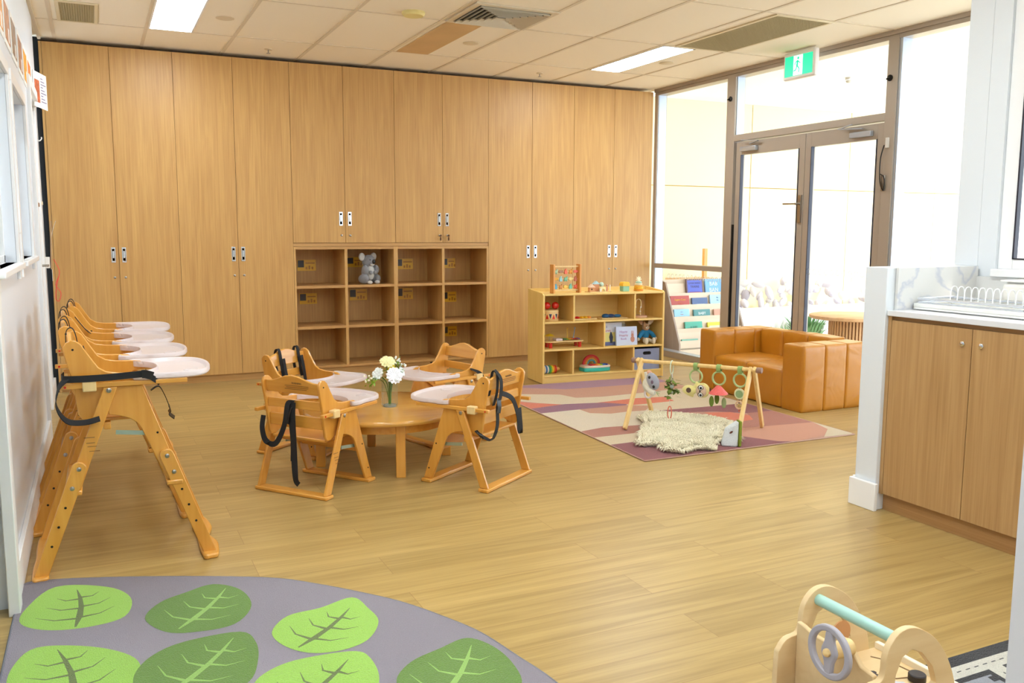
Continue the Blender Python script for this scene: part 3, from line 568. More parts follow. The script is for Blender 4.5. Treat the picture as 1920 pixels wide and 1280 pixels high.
# ------------------------------------------------------------------ high chairs
def build_chair(lift, straps, label, loc, rz, group, K={}):
    t = thing('high_chair', label, 'high chair', loc, rz, group)
    up = Matrix.Translation((0,0,lift))
    def part(name, key, fn, m, bev=.003, parent=t, offs=True):
        kk = (key, m.name, bev)
        if kk not in K: K[kk] = fn().mesh(name, m)
        o = bpy.data.objects.new(name, K[kk]); COL.objects.link(o); o.parent = parent
        if offs: o.location = (0,0,lift)
        if bev:
            b = o.modifiers.new('bevel','BEVEL'); b.width = bev; b.segments = 2; b.limit_method = 'ANGLE'; b.angle_limit = math.radians(40)
        return o
    shell = [(-.172,.50),(-.175,.53),(-.166,.545),(-.15,.553),(-.135,.551),(-.118,.538),(-.09,.49),(-.066,.452),(-.04,.435),(.0,.428),(.05,.426),(.085,.422),(.115,.405),(.12,.39),(.06,.385),(.02,.34),(-.05,.285),(-.10,.262),(-.125,.264),(-.138,.285),(-.155,.42)]
    gus = [(-.05,.36),(-.03,.383),(.075,.383),(.197,.018),(.146,.018),(.066,.22),(.052,.243),(.03,.26),(.0,.272),(-.04,.28)]
    for s in (-1,1):
        part('side_panel', 'sp%d'%s, lambda: MB().prism(shell, *sorted((s*.16,s*.174))), BEECH)
        part('front_leg', 'fl%d'%s, lambda: MB().prism(gus, *sorted((s*.176,s*.19))), BEECH)
        part('rear_leg', 'rl%d'%s, lambda: MB().prism([(-.052,.383),(-.008,.383),(-.144,.018),(-.19,.018)], *sorted((s*.192,s*.206))), BEECH)
        b = part('slide_bar', 'sb%d'%s, lambda: MB().box(-.19,.23,*sorted((s*.186,s*.206)),.384,.400), BEECHX, .002)
        part('bar_pin', 'bp%d'%s, lambda: MB().cyl((-.175,s*.2,.392),(-.175,s*.2075,.392),.004).cyl((-.115,s*.2,.392),(-.115,s*.2075,.392),.004), RED, 0, b, False)
        part('bracket', 'bk%d'%s, lambda: MB().box(-.12,-.075,*sorted((s*.18,s*.214)),.372,.41), PINE, .004)
        part('bolt', 'bt%d'%s, lambda: MB().lathe([(.009,0),(.009,.003*s),(.005,.005*s)],(-.036,s*.206,.372),axis='y',seg=16), STEEL, 0)
        part('wood_plug', 'pl%d'%s, lambda: MB().lathe([(.004,0),(.004,.001*s)],(-.145,s*.174,.52),axis='y',seg=10).lathe([(.004,0),(.004,.001*s)],(.12,s*.19,.2),axis='y',seg=10).lathe([(.004,0),(.004,.001*s)],(.165,s*.19,.07),axis='y',seg=10), DARKM, 0)
    part('front_runner', 'fr', lambda: MB().box(.142,.2,-.21,.21,0,.018), BEECHY, .005)
    part('rear_runner', 'rr', lambda: MB().box(-.196,-.14,-.216,.216,0,.018), BEECHY, .005)
    wav = [(-.16,.478),(.16,.478),(.16,.535),(.12,.537),(.08,.548),(.04,.562),(0,.567),(-.04,.562),(-.08,.548),(-.12,.537),(-.16,.535)]
    sh = Matrix(((1,0,-.16,.16*.52),(0,1,0,0),(0,0,1,0),(0,0,0,1)))
    part('backrest', 'cr', lambda: MB().prism(wav,-.158,-.144,'yz',M=sh), BEECHY, .004)
    part('back_slat', 's2', lambda: MB().box(-.146,-.132,-.16,.16,.405,.448), BEECHY)
    part('back_slat', 's3', lambda: MB().box(-.135,-.121,-.16,.16,.315,.372), BEECHY)
    part('seat', 'st', lambda: MB().prism([(-.125,-.158),(.09,-.158),(.11,-.12),(.118,0),(.11,.12),(.09,.158),(-.125,.158)],.252,.266,'xy'), BEECHY, .004)
    part('crossbar', 'cb', lambda: MB().box(-.06,-.035,-.18,.18,.225,.25), BEECHY)
    part('calf_board', 'cf', lambda: MB().box(.10,.112,-.172,.172,.165,.245), BEECHY)
    part('brace', 'br', lambda: MB().bar((-.02,.17,.21),(.11,.17,.195),.003,.016), mat('zinc_brace',(176,196,180),.35,.8), 0)
    part('brace', 'brr', lambda: MB().bar((-.02,-.17,.21),(.11,-.17,.195),.003,.016), mat('zinc_brace',(176,196,180),.35,.8), 0)
    part('warning_label', 'wl', lambda: MB().box(-.11,-.075,-.2068,-.206,.155,.157).box(-.125,-.09,-.2068,-.206,.205,.207).box(-.118,-.09,-.2068,-.206,.185,.187).box(-.115,-.085,-.2068,-.206,.172,.174), mat('label_ink',(120,84,40),.6), 0)
    part('printed_label', 'pr', lambda: MB().text('WARNING',.012,Matrix(((0,0,-1,-.1625),(-1,0,0,-.03),(0,1,0,.53),(0,0,0,1)))).box(-.1625,-.1615,-.10,.04,.517,.519).box(-.163,-.162,-.10,.03,.509,.511).box(-.163,-.1615,-.09,.04,.501,.503), mat('label_ink',(120,84,40),.6), 0)
    def trayfn():
        P = sm2([(.045,.198),(.075,.212),(.13,.205),(.2,.208),(.262,.192),(.305,.145),(.325,.07),(.33,0),(.325,-.07),(.305,-.145),(.262,-.192),(.2,-.208),(.13,-.205),(.075,-.212),(.045,-.198),(.06,-.16),(.10,-.12),(.13,-.06),(.138,0),(.13,.06),(.10,.12),(.06,.16)],4)
        c = (.19,0); In = [(c[0]+(x-c[0])*.93, y*.94) for x,y in P]; In2 = [(c[0]+(x-c[0])*.88, y*.9) for x,y in P]
        m = MB(); f = lambda Q,z: [m.bm.verts.new((x,y,z)) for x,y in Q]
        m.skin([f([(c[0]+(x-c[0])*.97,y*.97) for x,y in P],.401), f(P,.406), f(P,.420), f([(c[0]+(x-c[0])*.985,y*.985) for x,y in P],.424), f(In,.4225), f(In2,.411)], cap=False)
        m._f([v for v in f(In2,.411)]); m._f(f([(c[0]+(x-c[0])*.97,y*.97) for x,y in P],.401)[::-1])
        m.tube([(.255+.026*math.cos(a),-.09+.026*math.sin(a),.4115) for a in [2*PI*k/20 for k in range(20)]],.0022,6,True)
        bmesh.ops.remove_doubles(m.bm, verts=m.bm.verts[:], dist=1e-5); return m
    part('tray', 'tray', trayfn, TRAY, 0)
    if lift:
        for s in (-1,1):
            dx,dz = .353,1; n = math.hypot(dx,dz)
            def ext(s=s, x0=.285, z0=-.277, x1=.148, z1=.112, w=.05, a=.206):
                d = Vector((x1-x0,z1-z0)).normalized(); k = Vector((d.y,-d.x))*w/2; P = [(x0-k.x,z0),(x0+k.x,z0)]
                top = Vector((x1,z1)); 
                for i in range(9):
                    an = PI*i/8; v = top+k*math.cos(an)+d*(w/2)*math.sin(an); P.append((v.x,v.y))
                return MB().prism(P, *sorted((s*(a-.015),s*a)))
            e = part('leg_extension', 'ef%d'%s, ext, BEECH)
            part('bolt', 'efb%d'%s, lambda: [m.lathe([(.008,0),(.008,.003*s),(.004,.005*s)],(.148+(.285-.148)*q,s*.206,.112-.389*q),axis='y',seg=14) for m in [MB()] for q in (0,)][-1], STEEL, 0, e, False)
            part('bolt', 'efc%d'%s, lambda: MB().lathe([(.008,0),(.008,.003*s),(.004,.005*s)],(.148+(.285-.148)*.16,s*.206,.112-.389*.16),axis='y',seg=14), STEEL, 0, e, False)
            part('screw_hole', 'efh%d'%s, lambda: [m.lathe([(.0045,0),(.0045,.0008*s)],(.148+(.285-.148)*q,s*.206,.112-.389*q),axis='y',seg=12) for m in [MB()] for q in (.34,.5,.67)][-1], DARKM, 0, e, False)
            e = part('leg_extension', 'er%d'%s, lambda: ext(s,-.285,-.277,-.146,.098,.05,.221), BEECH)
            part('bolt', 'erb%d'%s, lambda: [m.lathe([(.008,0),(.008,.003*s),(.004,.005*s)],(-.146-.139*q,s*.221,.098-.375*q),axis='y',seg=14) for m in [MB()] for q in (0,)][-1], STEEL, 0, e, False)
            part('bolt', 'erc%d'%s, lambda: MB().lathe([(.008,0),(.008,.003*s),(.004,.005*s)],(-.146-.139*.18,s*.221,.098-.375*.18),axis='y',seg=14), STEEL, 0, e, False)
            part('screw_hole', 'erh%d'%s, lambda: [m.lathe([(.0045,0),(.0045,.0008*s)],(-.146-.139*q,s*.221,.098-.375*q),axis='y',seg=12) for m in [MB()] for q in (.36,.54,.72)][-1], DARKM, 0, e, False)
        for nm,xc,q in (('front_foot',.285,1),('rear_foot',-.287,-1)):
            part(nm, nm, lambda: MB().prism(sm2([(xc-.026,-.235),(xc,-.243),(xc+.026,-.235),(xc+.03+.008*q,-.16),(xc+.03+.01*q,-.09),(xc+.024,-.02),(xc+.024,.02),(xc+.03+.01*q,.09),(xc+.03+.008*q,.16),(xc+.026,.235),(xc,.243),(xc-.026,.235),(xc-.03,.1),(xc-.026,0),(xc-.03,-.1)],3),-.295,-.275,'xy'), BEECHY, .006)
    for nm, P, wd, w in straps:
        o = MB().ribbon(smoothpath(P,5), wd, w, .0028).build('strap' if nm != 'buckle' else 'buckle', WEB if nm != 'buckle' else BPLAST, t); o.location = (0,0,lift)
    return t
BK = ('buckle', [(0,0,0)], (1,0,0), .03)
def crest_strap(y, zlo=.40): return ('strap', [(-.115,y,zlo),(-.128,y,.47),(-.14,y,.55),(-.155,y,.572),(-.172,y,.55),(-.17,y,.47),(-.15,y,.40)], (0,1,0), .022)
def buckle(c, d=(0,0,1)):
    c = Vector(c); d = Vector(d)
    return ('buckle', [c, c+d*.012, c+d*.03, c+d*.045], (1,0,0), .034)
G1 = 'tall high chairs in a row along the left wall'
st1 = [('strap', [(.08,-.212,.425),(-.05,-.214,.42),(-.16,-.208,.42),(-.185,-.17,.42),(-.18,-.1,.42)], (0,0,1), .024),
       ('strap', [(-.17,-.20,.42),(-.195,-.22,.39),(-.205,-.22,.33),(-.175,-.22,.275),(-.12,-.222,.265),(-.07,-.222,.275)], (0,1,.5), .03),
       ('strap', [(.095,-.21,.42),(.12,-.205,.40),(.135,-.19,.385)], (0,0,1), .02), ('buckle', [(.075,-.217,.425),(.085,-.218,.425),(.1,-.217,.42),(.112,-.214,.415)], (0,0,1), .03),
       ('strap', [(.12,.16,.30),(.15,.16,.315),(.17,.16,.28),(.185,.16,.235)], (0,1,0), .024), ('buckle', [(.185,.16,.235),(.19,.16,.215),(.185,.16,.2),(.205,.16,.18)], (0,1,.3), .036),
       crest_strap(.1), ('strap', [(-.115,.1,.5),(-.09,.1,.42),(-.05,.08,.34),(-.02,.05,.27)], (0,1,0), .022)]
st2 = [crest_strap(.07), ('strap', [(-.115,.07,.5),(-.08,.07,.42),(-.04,.06,.33),(-.02,.03,.27)], (0,1,0), .022), crest_strap(-.08), ('strap', [(.12,.15,.33),(.15,.15,.34),(.165,.15,.3),(.17,.15,.27)], (0,1,0), .022)]
st3 = [crest_strap(.09), crest_strap(-.09), ('strap', [(-.05,.178,.44),(-.045,.182,.40),(-.04,.182,.385)], (1,0,0), .024), ('strap', [(-.11,.09,.52),(-.07,.1,.46),(-.05,.15,.435)], (0,1,0), .022)]
build_chair(.295, st1, 'nearest tall wooden high chair by the left wall, black strap round its side', (.335,-3.825,0), 0, G1)
build_chair(.295, st2, 'second nearest tall wooden high chair in the row along the left wall', (.30,-3.285,0), 0, G1)
build_chair(.295, st3, 'third tall wooden high chair from the camera in the row along the left wall', (.285,-2.77,0), 0, G1)
build_chair(.295, st2, 'farthest tall wooden high chair, closest to the cupboard wall', (.305,-2.25,0), 0, G1)
G2 = 'low high chairs round the small round table'
lst1 = [('strap', [(-.155,-.0,.445),(-.165,.0,.44),(-.17,.0,.36),(-.172,-.01,.25),(-.178,-.012,.16)], (0,1,0), .03), ('strap', [(-.15,.005,.44),(-.175,.015,.43),(-.185,.03,.33),(-.19,.08,.24),(-.19,.14,.245),(-.175,.175,.30),(-.16,.178,.36)], (0,1,.4), .026),
        ('strap', [(-.165,-.012,.44),(-.178,-.018,.38),(-.182,-.024,.28),(-.186,-.03,.17),(-.186,-.032,.08)], (0,1,0), .026), ('strap', [(-.18,-.02,.20),(-.19,-.028,.14),(-.19,-.035,.075),(-.188,-.05,.055)], (0,1,0), .03), ('buckle', [(-.17,.005,.42),(-.178,.01,.40),(-.182,.016,.37),(-.184,.02,.34)], (0,1,0), .036)]
lst2 = [crest_strap(.1), crest_strap(-.06), ('strap', [(-.115,.1,.52),(-.10,.1,.44),(-.08,.09,.36)], (0,1,0), .024), ('strap', [(-.115,-.06,.52),(-.10,-.06,.44),(-.08,-.06,.36)], (0,1,0), .024)]
lst3 = [crest_strap(.09,.42), ('strap', [(-.155,.09,.575),(-.185,.08,.53),(-.19,.09,.45),(-.185,.11,.40),(-.19,.12,.31),(-.18,.15,.25),(-.15,.18,.262),(-.11,.185,.29)], (0,1,0), .026), ('buckle', [(-.187,.10,.44),(-.19,.105,.42),(-.192,.105,.40),(-.19,.11,.37)], (0,1,0), .036),
        ('strap', [(-.17,.06,.46),(-.19,-.02,.42),(-.2,-.06,.33),(-.2,-.07,.26),(-.195,-.10,.25),(-.185,-.10,.36)], (0,1,0), .03), ('buckle', [(-.12,.185,.285),(-.125,.19,.275),(-.14,.192,.268),(-.155,.19,.262)], (0,1,1), .034)]
lst4 = [('strap', [(-.05,.18,.44),(-.09,.2,.42),(-.12,.205,.39),(-.11,.2,.36)], (1,0,.2), .026), ('strap', [(-.05,-.18,.44),(-.08,-.2,.42),(-.10,-.2,.36),(-.08,-.2,.31)], (1,0,.2), .026), ('buckle', [(.13,-.17,.1),(.135,-.17,.085),(.14,-.17,.07),(.14,-.17,.06)], (1,0,0), .03)]
build_chair(0, lst1, 'low high chair front left of the round table, its back to the camera', (1.205,-3.255,0), math.radians(38), G2)
build_chair(0, lst2, 'low high chair back left of the table, two black straps over its back', (1.33,-2.52,0), math.radians(-50), G2)
build_chair(0, lst3, 'low high chair front right of the table, black strap looped over its back', (1.975,-3.465,0), math.radians(124), G2)
build_chair(0, lst4, 'low high chair back right of the table, its front towards the camera', (2.12,-2.62,0), math.radians(198), G2)
# ------------------------------------------------------------------ round table and flowers
TBW = wood('table_beech',(226,172,84),(210,148,62),'x',False,22,2,.22,.02,.4)
t = thing('round_table','low round honey-coloured wooden table on four square legs','table',(1.65,-2.95,0))
MB().lathe([(.40,.272),(.425,.277),(.43,.285),(.43,.292),(.424,.3),(.40,.302)],seg=72).build('tabletop', TBW, t)
MB().lathe([(.36,.225),(.36,.272),(.34,.272),(.34,.225)],seg=56,cap=False).build('apron', BEECHY, t)
for a in (-94,-4,86,176):
    c = math.radians(a); MB().box(-.024,.024,-.024,.024,0,.272).build('leg', BEECH, t, .003, loc=(.345*math.cos(c),.345*math.sin(c),0), rz=math.radians(-20))
VG = glass('vase_glass',(.95,.98,.97),.06)
t = thing('glass_vase','clear ribbed glass vase of flowers in the middle of the round table','vase',(1.67,-2.98,.302))
m = MB(); R = []
for r,hh in ((.040,0),(.043,.004),(.043,.14),(.040,.14),(.040,.008)):
    R.append([m.bm.verts.new(((r+.0015*math.cos(18*2*PI*i/144))*math.cos(2*PI*i/144),(r+.0015*math.cos(18*2*PI*i/144))*math.sin(2*PI*i/144),hh)) for i in range(144)])
m.skin(R); m.build('vase_body', VG, t); MB().lathe([(.0,.0),(.036,.0),(.034,.010),(0,.010)]).build('vase_base', mat('glass_base',(214,220,214),.1,trans=.6), t)
def petals(m, c, r, n, layers, axis=Vector((0,0,1)), open_=.9):
    c = Vector(c); q = axis.to_track_quat('Z','Y').to_matrix()
    for L_ in range(layers):
        f = 1-L_/layers*.75
        for i in range(n):
            a = 2*PI*i/n+L_*.5; tl = open_*f
            u = Vector((math.cos(a)*math.sin(tl),math.sin(a)*math.sin(tl),math.cos(tl))); k = Vector((-math.sin(a),math.cos(a),0)); nn = u.cross(k)
            P = []
            for s_ in range(5):
                for w_ in range(-2,3):
                    v = s_/4; ww = math.sin(PI*(.15+.75*v))*.55*r*w_/2; bulge = math.sin(v*PI*.9)*.35*r
                    P.append(m.bm.verts.new(c+q@(u*(v*r*(.55+.45*f))+k*ww-nn*(bulge-abs(w_)*.05*r*2)*-1)))
            for s_ in range(4):
                for w_ in range(4): m._f([P[s_*5+w_],P[s_*5+w_+1],P[(s_+1)*5+w_+1],P[(s_+1)*5+w_]])
def leafy(m, p, d, L_, w):
    p, d = Vector(p), Vector(d).normalized(); k = d.cross(Vector((.3,.2,1))).normalized(); a,b,c_,e = p,p+d*L_*.45+k*w,p+d*L_,p+d*L_*.45-k*w
    m._f([m.bm.verts.new(x) for x in (a,b,c_,e)])
GRN = mat('stem_green',(84,128,48),.5); LG = mat('leaf_fresh',(140,178,60),.5); BG = mat('leaf_bluegreen',(96,150,110),.5)
FG = 'artificial flowers in the glass vase'
def flower(off, r, col, label, n=6, layers=4, axis=(0,-.4,1), leafc=LG, name='rose'):
    t = thing('%s_flower'%name, label, 'flower', (1.67,-2.98,.302), group=FG); off = Vector(off)
    m = MB(); petals(m, off, r, n, layers, Vector(axis).normalized()); m.sph(off+Vector(axis).normalized()*r*.3, r*.45, 10, 8)
    m.build('bloom', mat('petal_%d_%d_%d'%col, col, .6, sheen=.2), t, recalc=False)
    MB().tube(smoothpath([(off.x*.1,off.y*.1,.012),(off.x*.25,off.y*.25,.12),(off.x,off.y,off.z)],5),.0025,6).build('stem', GRN, t)
    m = MB(); random.seed(int(off.x*1e4)+9)
    for i in range(9): leafy(m, off-Vector(axis).normalized()*r*.15+Vector((random.uniform(-.4,.4)*r,random.uniform(-.4,.4)*r,-.2*r)), (random.uniform(-1,1),random.uniform(-1,.6),random.uniform(-.4,.7)), r*1.0, r*.22)
    m.build('leaf', leafc, t, recalc=False)
flower((.005,-.035,.165),.056,(246,246,250),'large white rose at the front of the vase',7,4,(.05,-.9,.35))
flower((-.012,0,.222),.052,(246,238,176),'pale yellow rose at the top of the bunch',7,4,(-.1,-.6,.8))
flower((-.052,-.005,.172),.045,(244,246,240),'small white bloom on the left of the bunch',6,3,(-.8,-.5,.5))
flower((.05,.0,.18),.038,(240,244,244),'small white bloom on the right of the bunch',6,3,(.8,-.5,.4),BG)
flower((.0,-.02,.203),.03,(236,212,40),'small bright yellow bloom between the roses',6,2,(.1,-.9,.3))
def sprig(off, col, label, seed, nm='sprig'):
    t = thing(nm, label, 'greenery', (1.67,-2.98,.302), group=FG); off = Vector(off); random.seed(seed)
    MB().tube(smoothpath([(0,0,.012),(off.x*.3,off.y*.3,.14),tuple(off)],5),.0018,5).build('stem', GRN, t)
    m = MB()
    for i in range(34):
        q = off*(1-.28*random.random()); q.z = off.z-.05*random.random(); leafy(m, q+Vector([random.uniform(-.012,.012) for _ in range(3)]), [random.uniform(-1,1) for _ in range(3)], .026, .005)
    m.build('leaf', LG, t, recalc=False); m = MB()
    for i in range(7): m.sph(off+Vector([random.uniform(-.02,.02) for _ in range(3)]), .006, 8, 6)
    m.build('bud', mat('bud_%d_%d_%d'%col,col,.6), t)
sprig((.045,.0,.245),(250,250,240),'light green sprig with white buds at the top right of the vase',3); sprig((-.135,-.045,.165),(244,240,214),'drooping sprig with cream buds reaching left of the vase',4); sprig((.065,-.01,.215),(244,240,230),'short green sprig on the right of the vase',5)
# ------------------------------------------------------------------ play shelf and its toys
SX,SY,SA = 3.511,-1.205,math.radians(-3.8); SM = T(SX,SY,.006)@Rz(SA)
def sp(u, d, z): v = SM@Vector((u,d,z)); return (v.x,v.y,v.z)
t = thing('toy_shelf','low pale birch toy shelf unit with open compartments standing on the striped rug','shelf unit',(SX,SY,.006),SA)
sidep = [(0,0),(0,.72),(.02,.735),(.30,.757),(.315,.757),(.315,0)]
for x in (0,1.112): MB().prism([(y,z) for y,z in sidep],x,x+.018,'yz').build('side_panel', BIRCH, t, .003)
for z,n in ((.05,'bottom_board'),(.262,'shelf'),(.487,'shelf'),(.713,'top_board')): MB().box(.018,1.112,.002,.30,z,z+.015).build(n, BIRCHX, t, .002)
MB().box(.018,1.112,.30,.312,.05,.757).build('back_panel', BIRCHX, t)
MB().box(.018,1.112,.006,.02,0,.05).build('plinth', BIRCHX, t)
for x,z0,z1 in ((.28,.502,.713),(.845,.502,.713),(.562,.277,.487),(.277,.065,.262),(.842,.065,.262)): MB().box(x-.0075,x+.0075,.004,.30,z0,z1).build('divider', BIRCH, t, .002)
def toy(name, label, cat, u, d, z, rz=0, group=None): return thing(name, label, cat, sp(u,d,z), SA+rz, group)
# abacus
t = toy('animal_abacus','wooden abacus frame threaded with pastel animal beads, on top of the toy shelf','toy',.245,.1,.728,.1)
for x in (-.125,.125): MB().box(x-.008,x+.008,-.03,.03,0,.235).build('post', wood('abacus_post',(232,168,92),(214,140,62),'z',False,40,2), t, .002)
for z in (.022,.215): MB().box(-.117,.117,-.006,.006,z-.006,z+.006).build('rail', PINE, t, .002)
cols = [[(170,196,160),(176,128,92),(236,110,80),(226,150,40),(236,110,90)],[(226,168,36),(164,210,212),(120,190,160),(240,216,140),(200,110,84)],[(90,168,204),(206,140,70),(246,204,90),(120,192,168),(236,100,70)]]
for j,z in enumerate((.175,.115,.052)):
    MB().cyl((-.117,0,z),(.117,0,z),.002,seg=8).build('rod', PINE, t)
    for i,c in enumerate(cols[j]):
        x = -.095+.047*i; mm = MB(); k = (i+j)%3
        P = {0:[(-.014,-.02),(-.005,-.02),(0,-.006),(.006,-.02),(.014,-.02),(.015,.008),(.02,.014),(.012,.022),(.004,.01),(-.012,.012)],1:[(-.022,0),(-.014,.011),(.006,.012),(.014,.004),(.022,.011),(.022,-.011),(.014,-.004),(.006,-.012),(-.014,-.011)],2:[(-.012,-.02),(.014,-.02),(.014,.005),(.006,.012),(.01,.024),(-.002,.022),(-.008,.012),(-.014,.0)]}[k]
        mm.prism([(x+a,z+b) for a,b in P],-.006,.006); mm.build('animal_bead', mat('bead_%d_%d_%d'%c,c,.45), t, .0015)
# village puzzle
t = toy('village_puzzle','small wooden village blocks on a pale base, on top of the toy shelf','toy',.55,.11,.728)
MB().box(-.1,.1,-.05,.05,0,.006).build('base', PINE, t)
def house(x,y,w,h,c1,c2,nm='house'):
    o = MB().box(x-w/2,x+w/2,y-.015,y+.015,.006,.006+h).build(nm, mat('block_%d_%d_%d'%c1,c1,.5), t, .001); MB().prism([(x-w*.62,.006+h),(x+w*.62,.006+h),(x,.006+h+w*.55)],y-.017,y+.017).build('roof', mat('block_%d_%d_%d'%c2,c2,.5), o, .001); return o
house(-.07,-.015,.05,.035,(214,150,96),(240,206,178)); o=house(-.02,.005,.05,.06,(206,140,96),(176,214,224)); MB().box(-.079,-.071,-.0355,-.03,.02,.03).build('door_mark', BLACK, o)
MB().prism([(.0,.006)]+arc(.03,.02,.028,180,0,10)+[(.058,.006),(.045,.006)]+arc(.03,.012,.015,0,180,8)+[(.015,.006)],-.03,-.01).build('arch', mat('arch_cream',(244,224,170),.5), t, .001)
MB().sph((.035,.01,.062),.02,12,8).build('tree_top', mat('tree_pale',(196,220,200),.6), t); MB().box(.075,.085,-.01,.0,.006,.045).sph((.08,-.005,.055),.008,8,6).build('figure', mat('figure_pink',(222,150,130),.5), t); MB().box(-.005,.01,-.045,-.035,.006,.03).box(.095,.1,-.03,-.02,.006,.06).build('fence', mat('block_white',(244,236,226),.5), t)
# stacking box, ring stacker
t = toy('shape_sorter','small teal and yellow stacking box on top of the toy shelf','toy',.805,.12,.728)
MB().box(-.03,.03,-.03,.03,0,.045).build('box_body', mat('sage_teal',(146,196,166),.5), t, .003); MB().prism([(-.034,.045),(.034,.045),(.034,.062),(.024,.08),(-.024,.08),(-.034,.062)],-.034,.034).build('lid', mat('sun_yellow',(250,196,60),.45), t, .002)
t = toy('ring_stacker','yellow and pastel ring stacking toy with a sun on top, on the toy shelf','toy',.94,.12,.728)
for i,(r,c) in enumerate(((.042,(232,150,40)),(.04,(250,190,50)),(.037,(244,176,60)),(.032,(240,226,190)),(.027,(180,210,190)))): MB().lathe([(r*.9,.001+.0165*i),(r,.006+.0165*i),(r,.011+.0165*i),(r*.9,.016+.0165*i)],seg=24).build('ring', mat('ring_%d_%d_%d'%c,c,.45), t)
m = MB(); m.lathe([(.013,-.006),(.013,.006)],(0,0,.10),axis='y')
for k in range(8): a = 2*PI*k/8; m.bar((.012*math.cos(a),0,.10+.012*math.sin(a)),(.026*math.cos(a),0,.10+.026*math.sin(a)),.006,.007,(0,1,0))
m.build('sun_top', mat('sun_cream',(250,236,200),.5), t)
# drum and two maracas
t = toy('toy_drum','small red, blue and cream patterned toy drum in the top left compartment','drum',.118,.12,.5025); t.scale = (1.18,1.18,1.18)
MB().lathe([(.055,0),(.058,.004),(.058,.072),(.055,.076)],seg=36).build('drum_shell', mat('drum_cream',(238,204,140),.5), t)
m = MB()
for k in range(16):
    a = 2*PI*k/16; m.mi = k%2; hw = .0115; up_ = (k%2==0); zs = (.015,.05) if up_ else (.05,.015)
    P = [((.0592)*math.cos(a-hw*16),(.0592)*math.sin(a-hw*16),zs[0]),((.0592)*math.cos(a+hw*16),(.0592)*math.sin(a+hw*16),zs[0]),((.0595)*math.cos(a),(.0595)*math.sin(a),zs[1])]
    m._f([m.bm.verts.new(p) for p in P])
for z in (.058,.01):
    m.mi = 0
    for k in range(36): a = 2*PI*k/36; m.sph((.0585*math.cos(a),.0585*math.sin(a),z),.0018,6,4)
m.build('triangle_pattern', [RED, mat('navy',(40,46,92),.5)], t, recalc=False)
for i,(u,l) in enumerate(((.092,'left red maraca ball resting on the toy drum'),(.162,'right red maraca ball resting on the toy drum'))):
    o = toy('maraca', l, 'maraca', u+.0, .13-.012*i, .594, group='red maracas on the drum'); MB().sph((0,0,.031),.030,24,16).build('ball', RED, o); MB().cyl((0,.015,.031),(.0,.08,.012),.006).build('handle', PINE, o)
# boards with animal pieces
t = toy('train_puzzle','flat puzzle board with red and yellow pieces in the top middle compartment','puzzle',.403,.12,.5025,.05)
MB().prism(sm2([(-.105,-.05),(0,-.055),(.12,-.05),(.12,.05),(-.105,.05)],3),0,.01,'xy').build('board', PINE, t, .002)
for i,(x,c) in enumerate(((-.08,(214,40,30)),(-.045,(214,40,30)),(-.005,(240,180,30)),(.03,(240,180,30)),(.065,(236,150,60)))): MB().sph((x,-.01,.016),(.018,.03,.012),12,8).build('piece', mat('piece_%d_%d_%d'%c,c,.4), t)
t = toy('whale_puzzle','flat wooden board with blue pieces beside the yellow puzzle','puzzle',.69,.12,.5025,-.03)
MB().box(-.12,.12,-.06,.06,0,.008).build('board', PINE, t, .002)
for i,x in enumerate((-.06,-.01,.05)): MB().sph((x,.0,.02),(.035,.03,.02-.003*i),14,8).build('piece', mat('deep_blue_%d'%i,[(26,84,130),(36,70,120),(60,120,170)][i],.35), t)
# bead maze
t = toy('bead_maze','wooden wire bead maze in the top right compartment','toy',.955,.12,.5025)
MB().lathe([(.062,0),(.066,.005),(.066,.012),(.062,.016)],seg=32).build('base', mat('pinkish_wood',(226,180,150),.5), t)
MB().tube(smoothpath([(-.04,0,.015),(-.04,0,.10),(-.03,0,.145),(-.01,0,.155),(.01,0,.14),(.014,0,.10),(.006,0,.06),(.01,.0,.016)],6),.0042,8).build('wire', mat('cream_wire',(244,222,170),.4), t)
MB().tube(smoothpath([(.045,.01,.015),(.045,.01,.12),(.035,.01,.14),(.03,.01,.12),(.03,.01,.015)],6),.0014,6).build('wire', mat('rose_wire',(206,150,120),.4), t)
MB().sph((-.041,0,.088),.008,12,8).sph((.012,0,.085),.007,12,8).sph((.006,0,.05),.007,12,8).build('bead', mat('bead_white',(240,236,226),.4), t)
# xylophone table
t = toy('music_table','small wooden music table with xylophone keys, yellow cymbal and red legs','toy',.235,.13,.2775); t.scale = (1.08,1.08,1.08)
MB().prism(sm2([(-.16,.0),(-.15,.055),(-.08,.065),(0,.05),(.09,.065),(.15,.05),(.165,0),(.15,-.05),(.08,-.065),(0,-.045),(-.09,-.06),(-.15,-.05)],4),.042,.052,'xy').build('deck', PINE, t, .002)
for x in (-.115,.13):
    for y in (-.035,.035): MB().lathe([(.013,0),(.014,.042)],(x,y,0)).build('leg', RED, t)
MB().cyl((-.11,0,.052),(-.11,0,.095),.002).build('cymbal_post', STEEL, t); MB().lathe([(.04,.09),(.028,.098),(.012,.105),(.0,.108)],(-.11,0,0)).build('cymbal', mat('cymbal_yellow',(226,186,30),.35), t)
MB().box(-.07,-.015,-.04,.03,.052,.068).build('key_block', mat('key_white',(232,214,212),.4), t, .002)
for i,c in enumerate(((70,130,90),(120,180,60),(236,196,40),(240,140,40),(214,60,50),(180,40,50),(90,80,160))): MB().box(-.002+.021*i,.014+.021*i,-.035+.002*i,.035-.002*i,.058,.064).build('key', mat('key_%d_%d_%d'%c,c,.35), t, .001)
for x,c,dx in ((.05,(232,186,60),0),(.10,(120,160,190),.014)): MB().cyl((x,.02,.052),(x+dx,.02,.135),.003).sph((x+dx,.02,.14),.006,10,8).build('beater', mat('beater_%d'%c[0],c,.4), t)
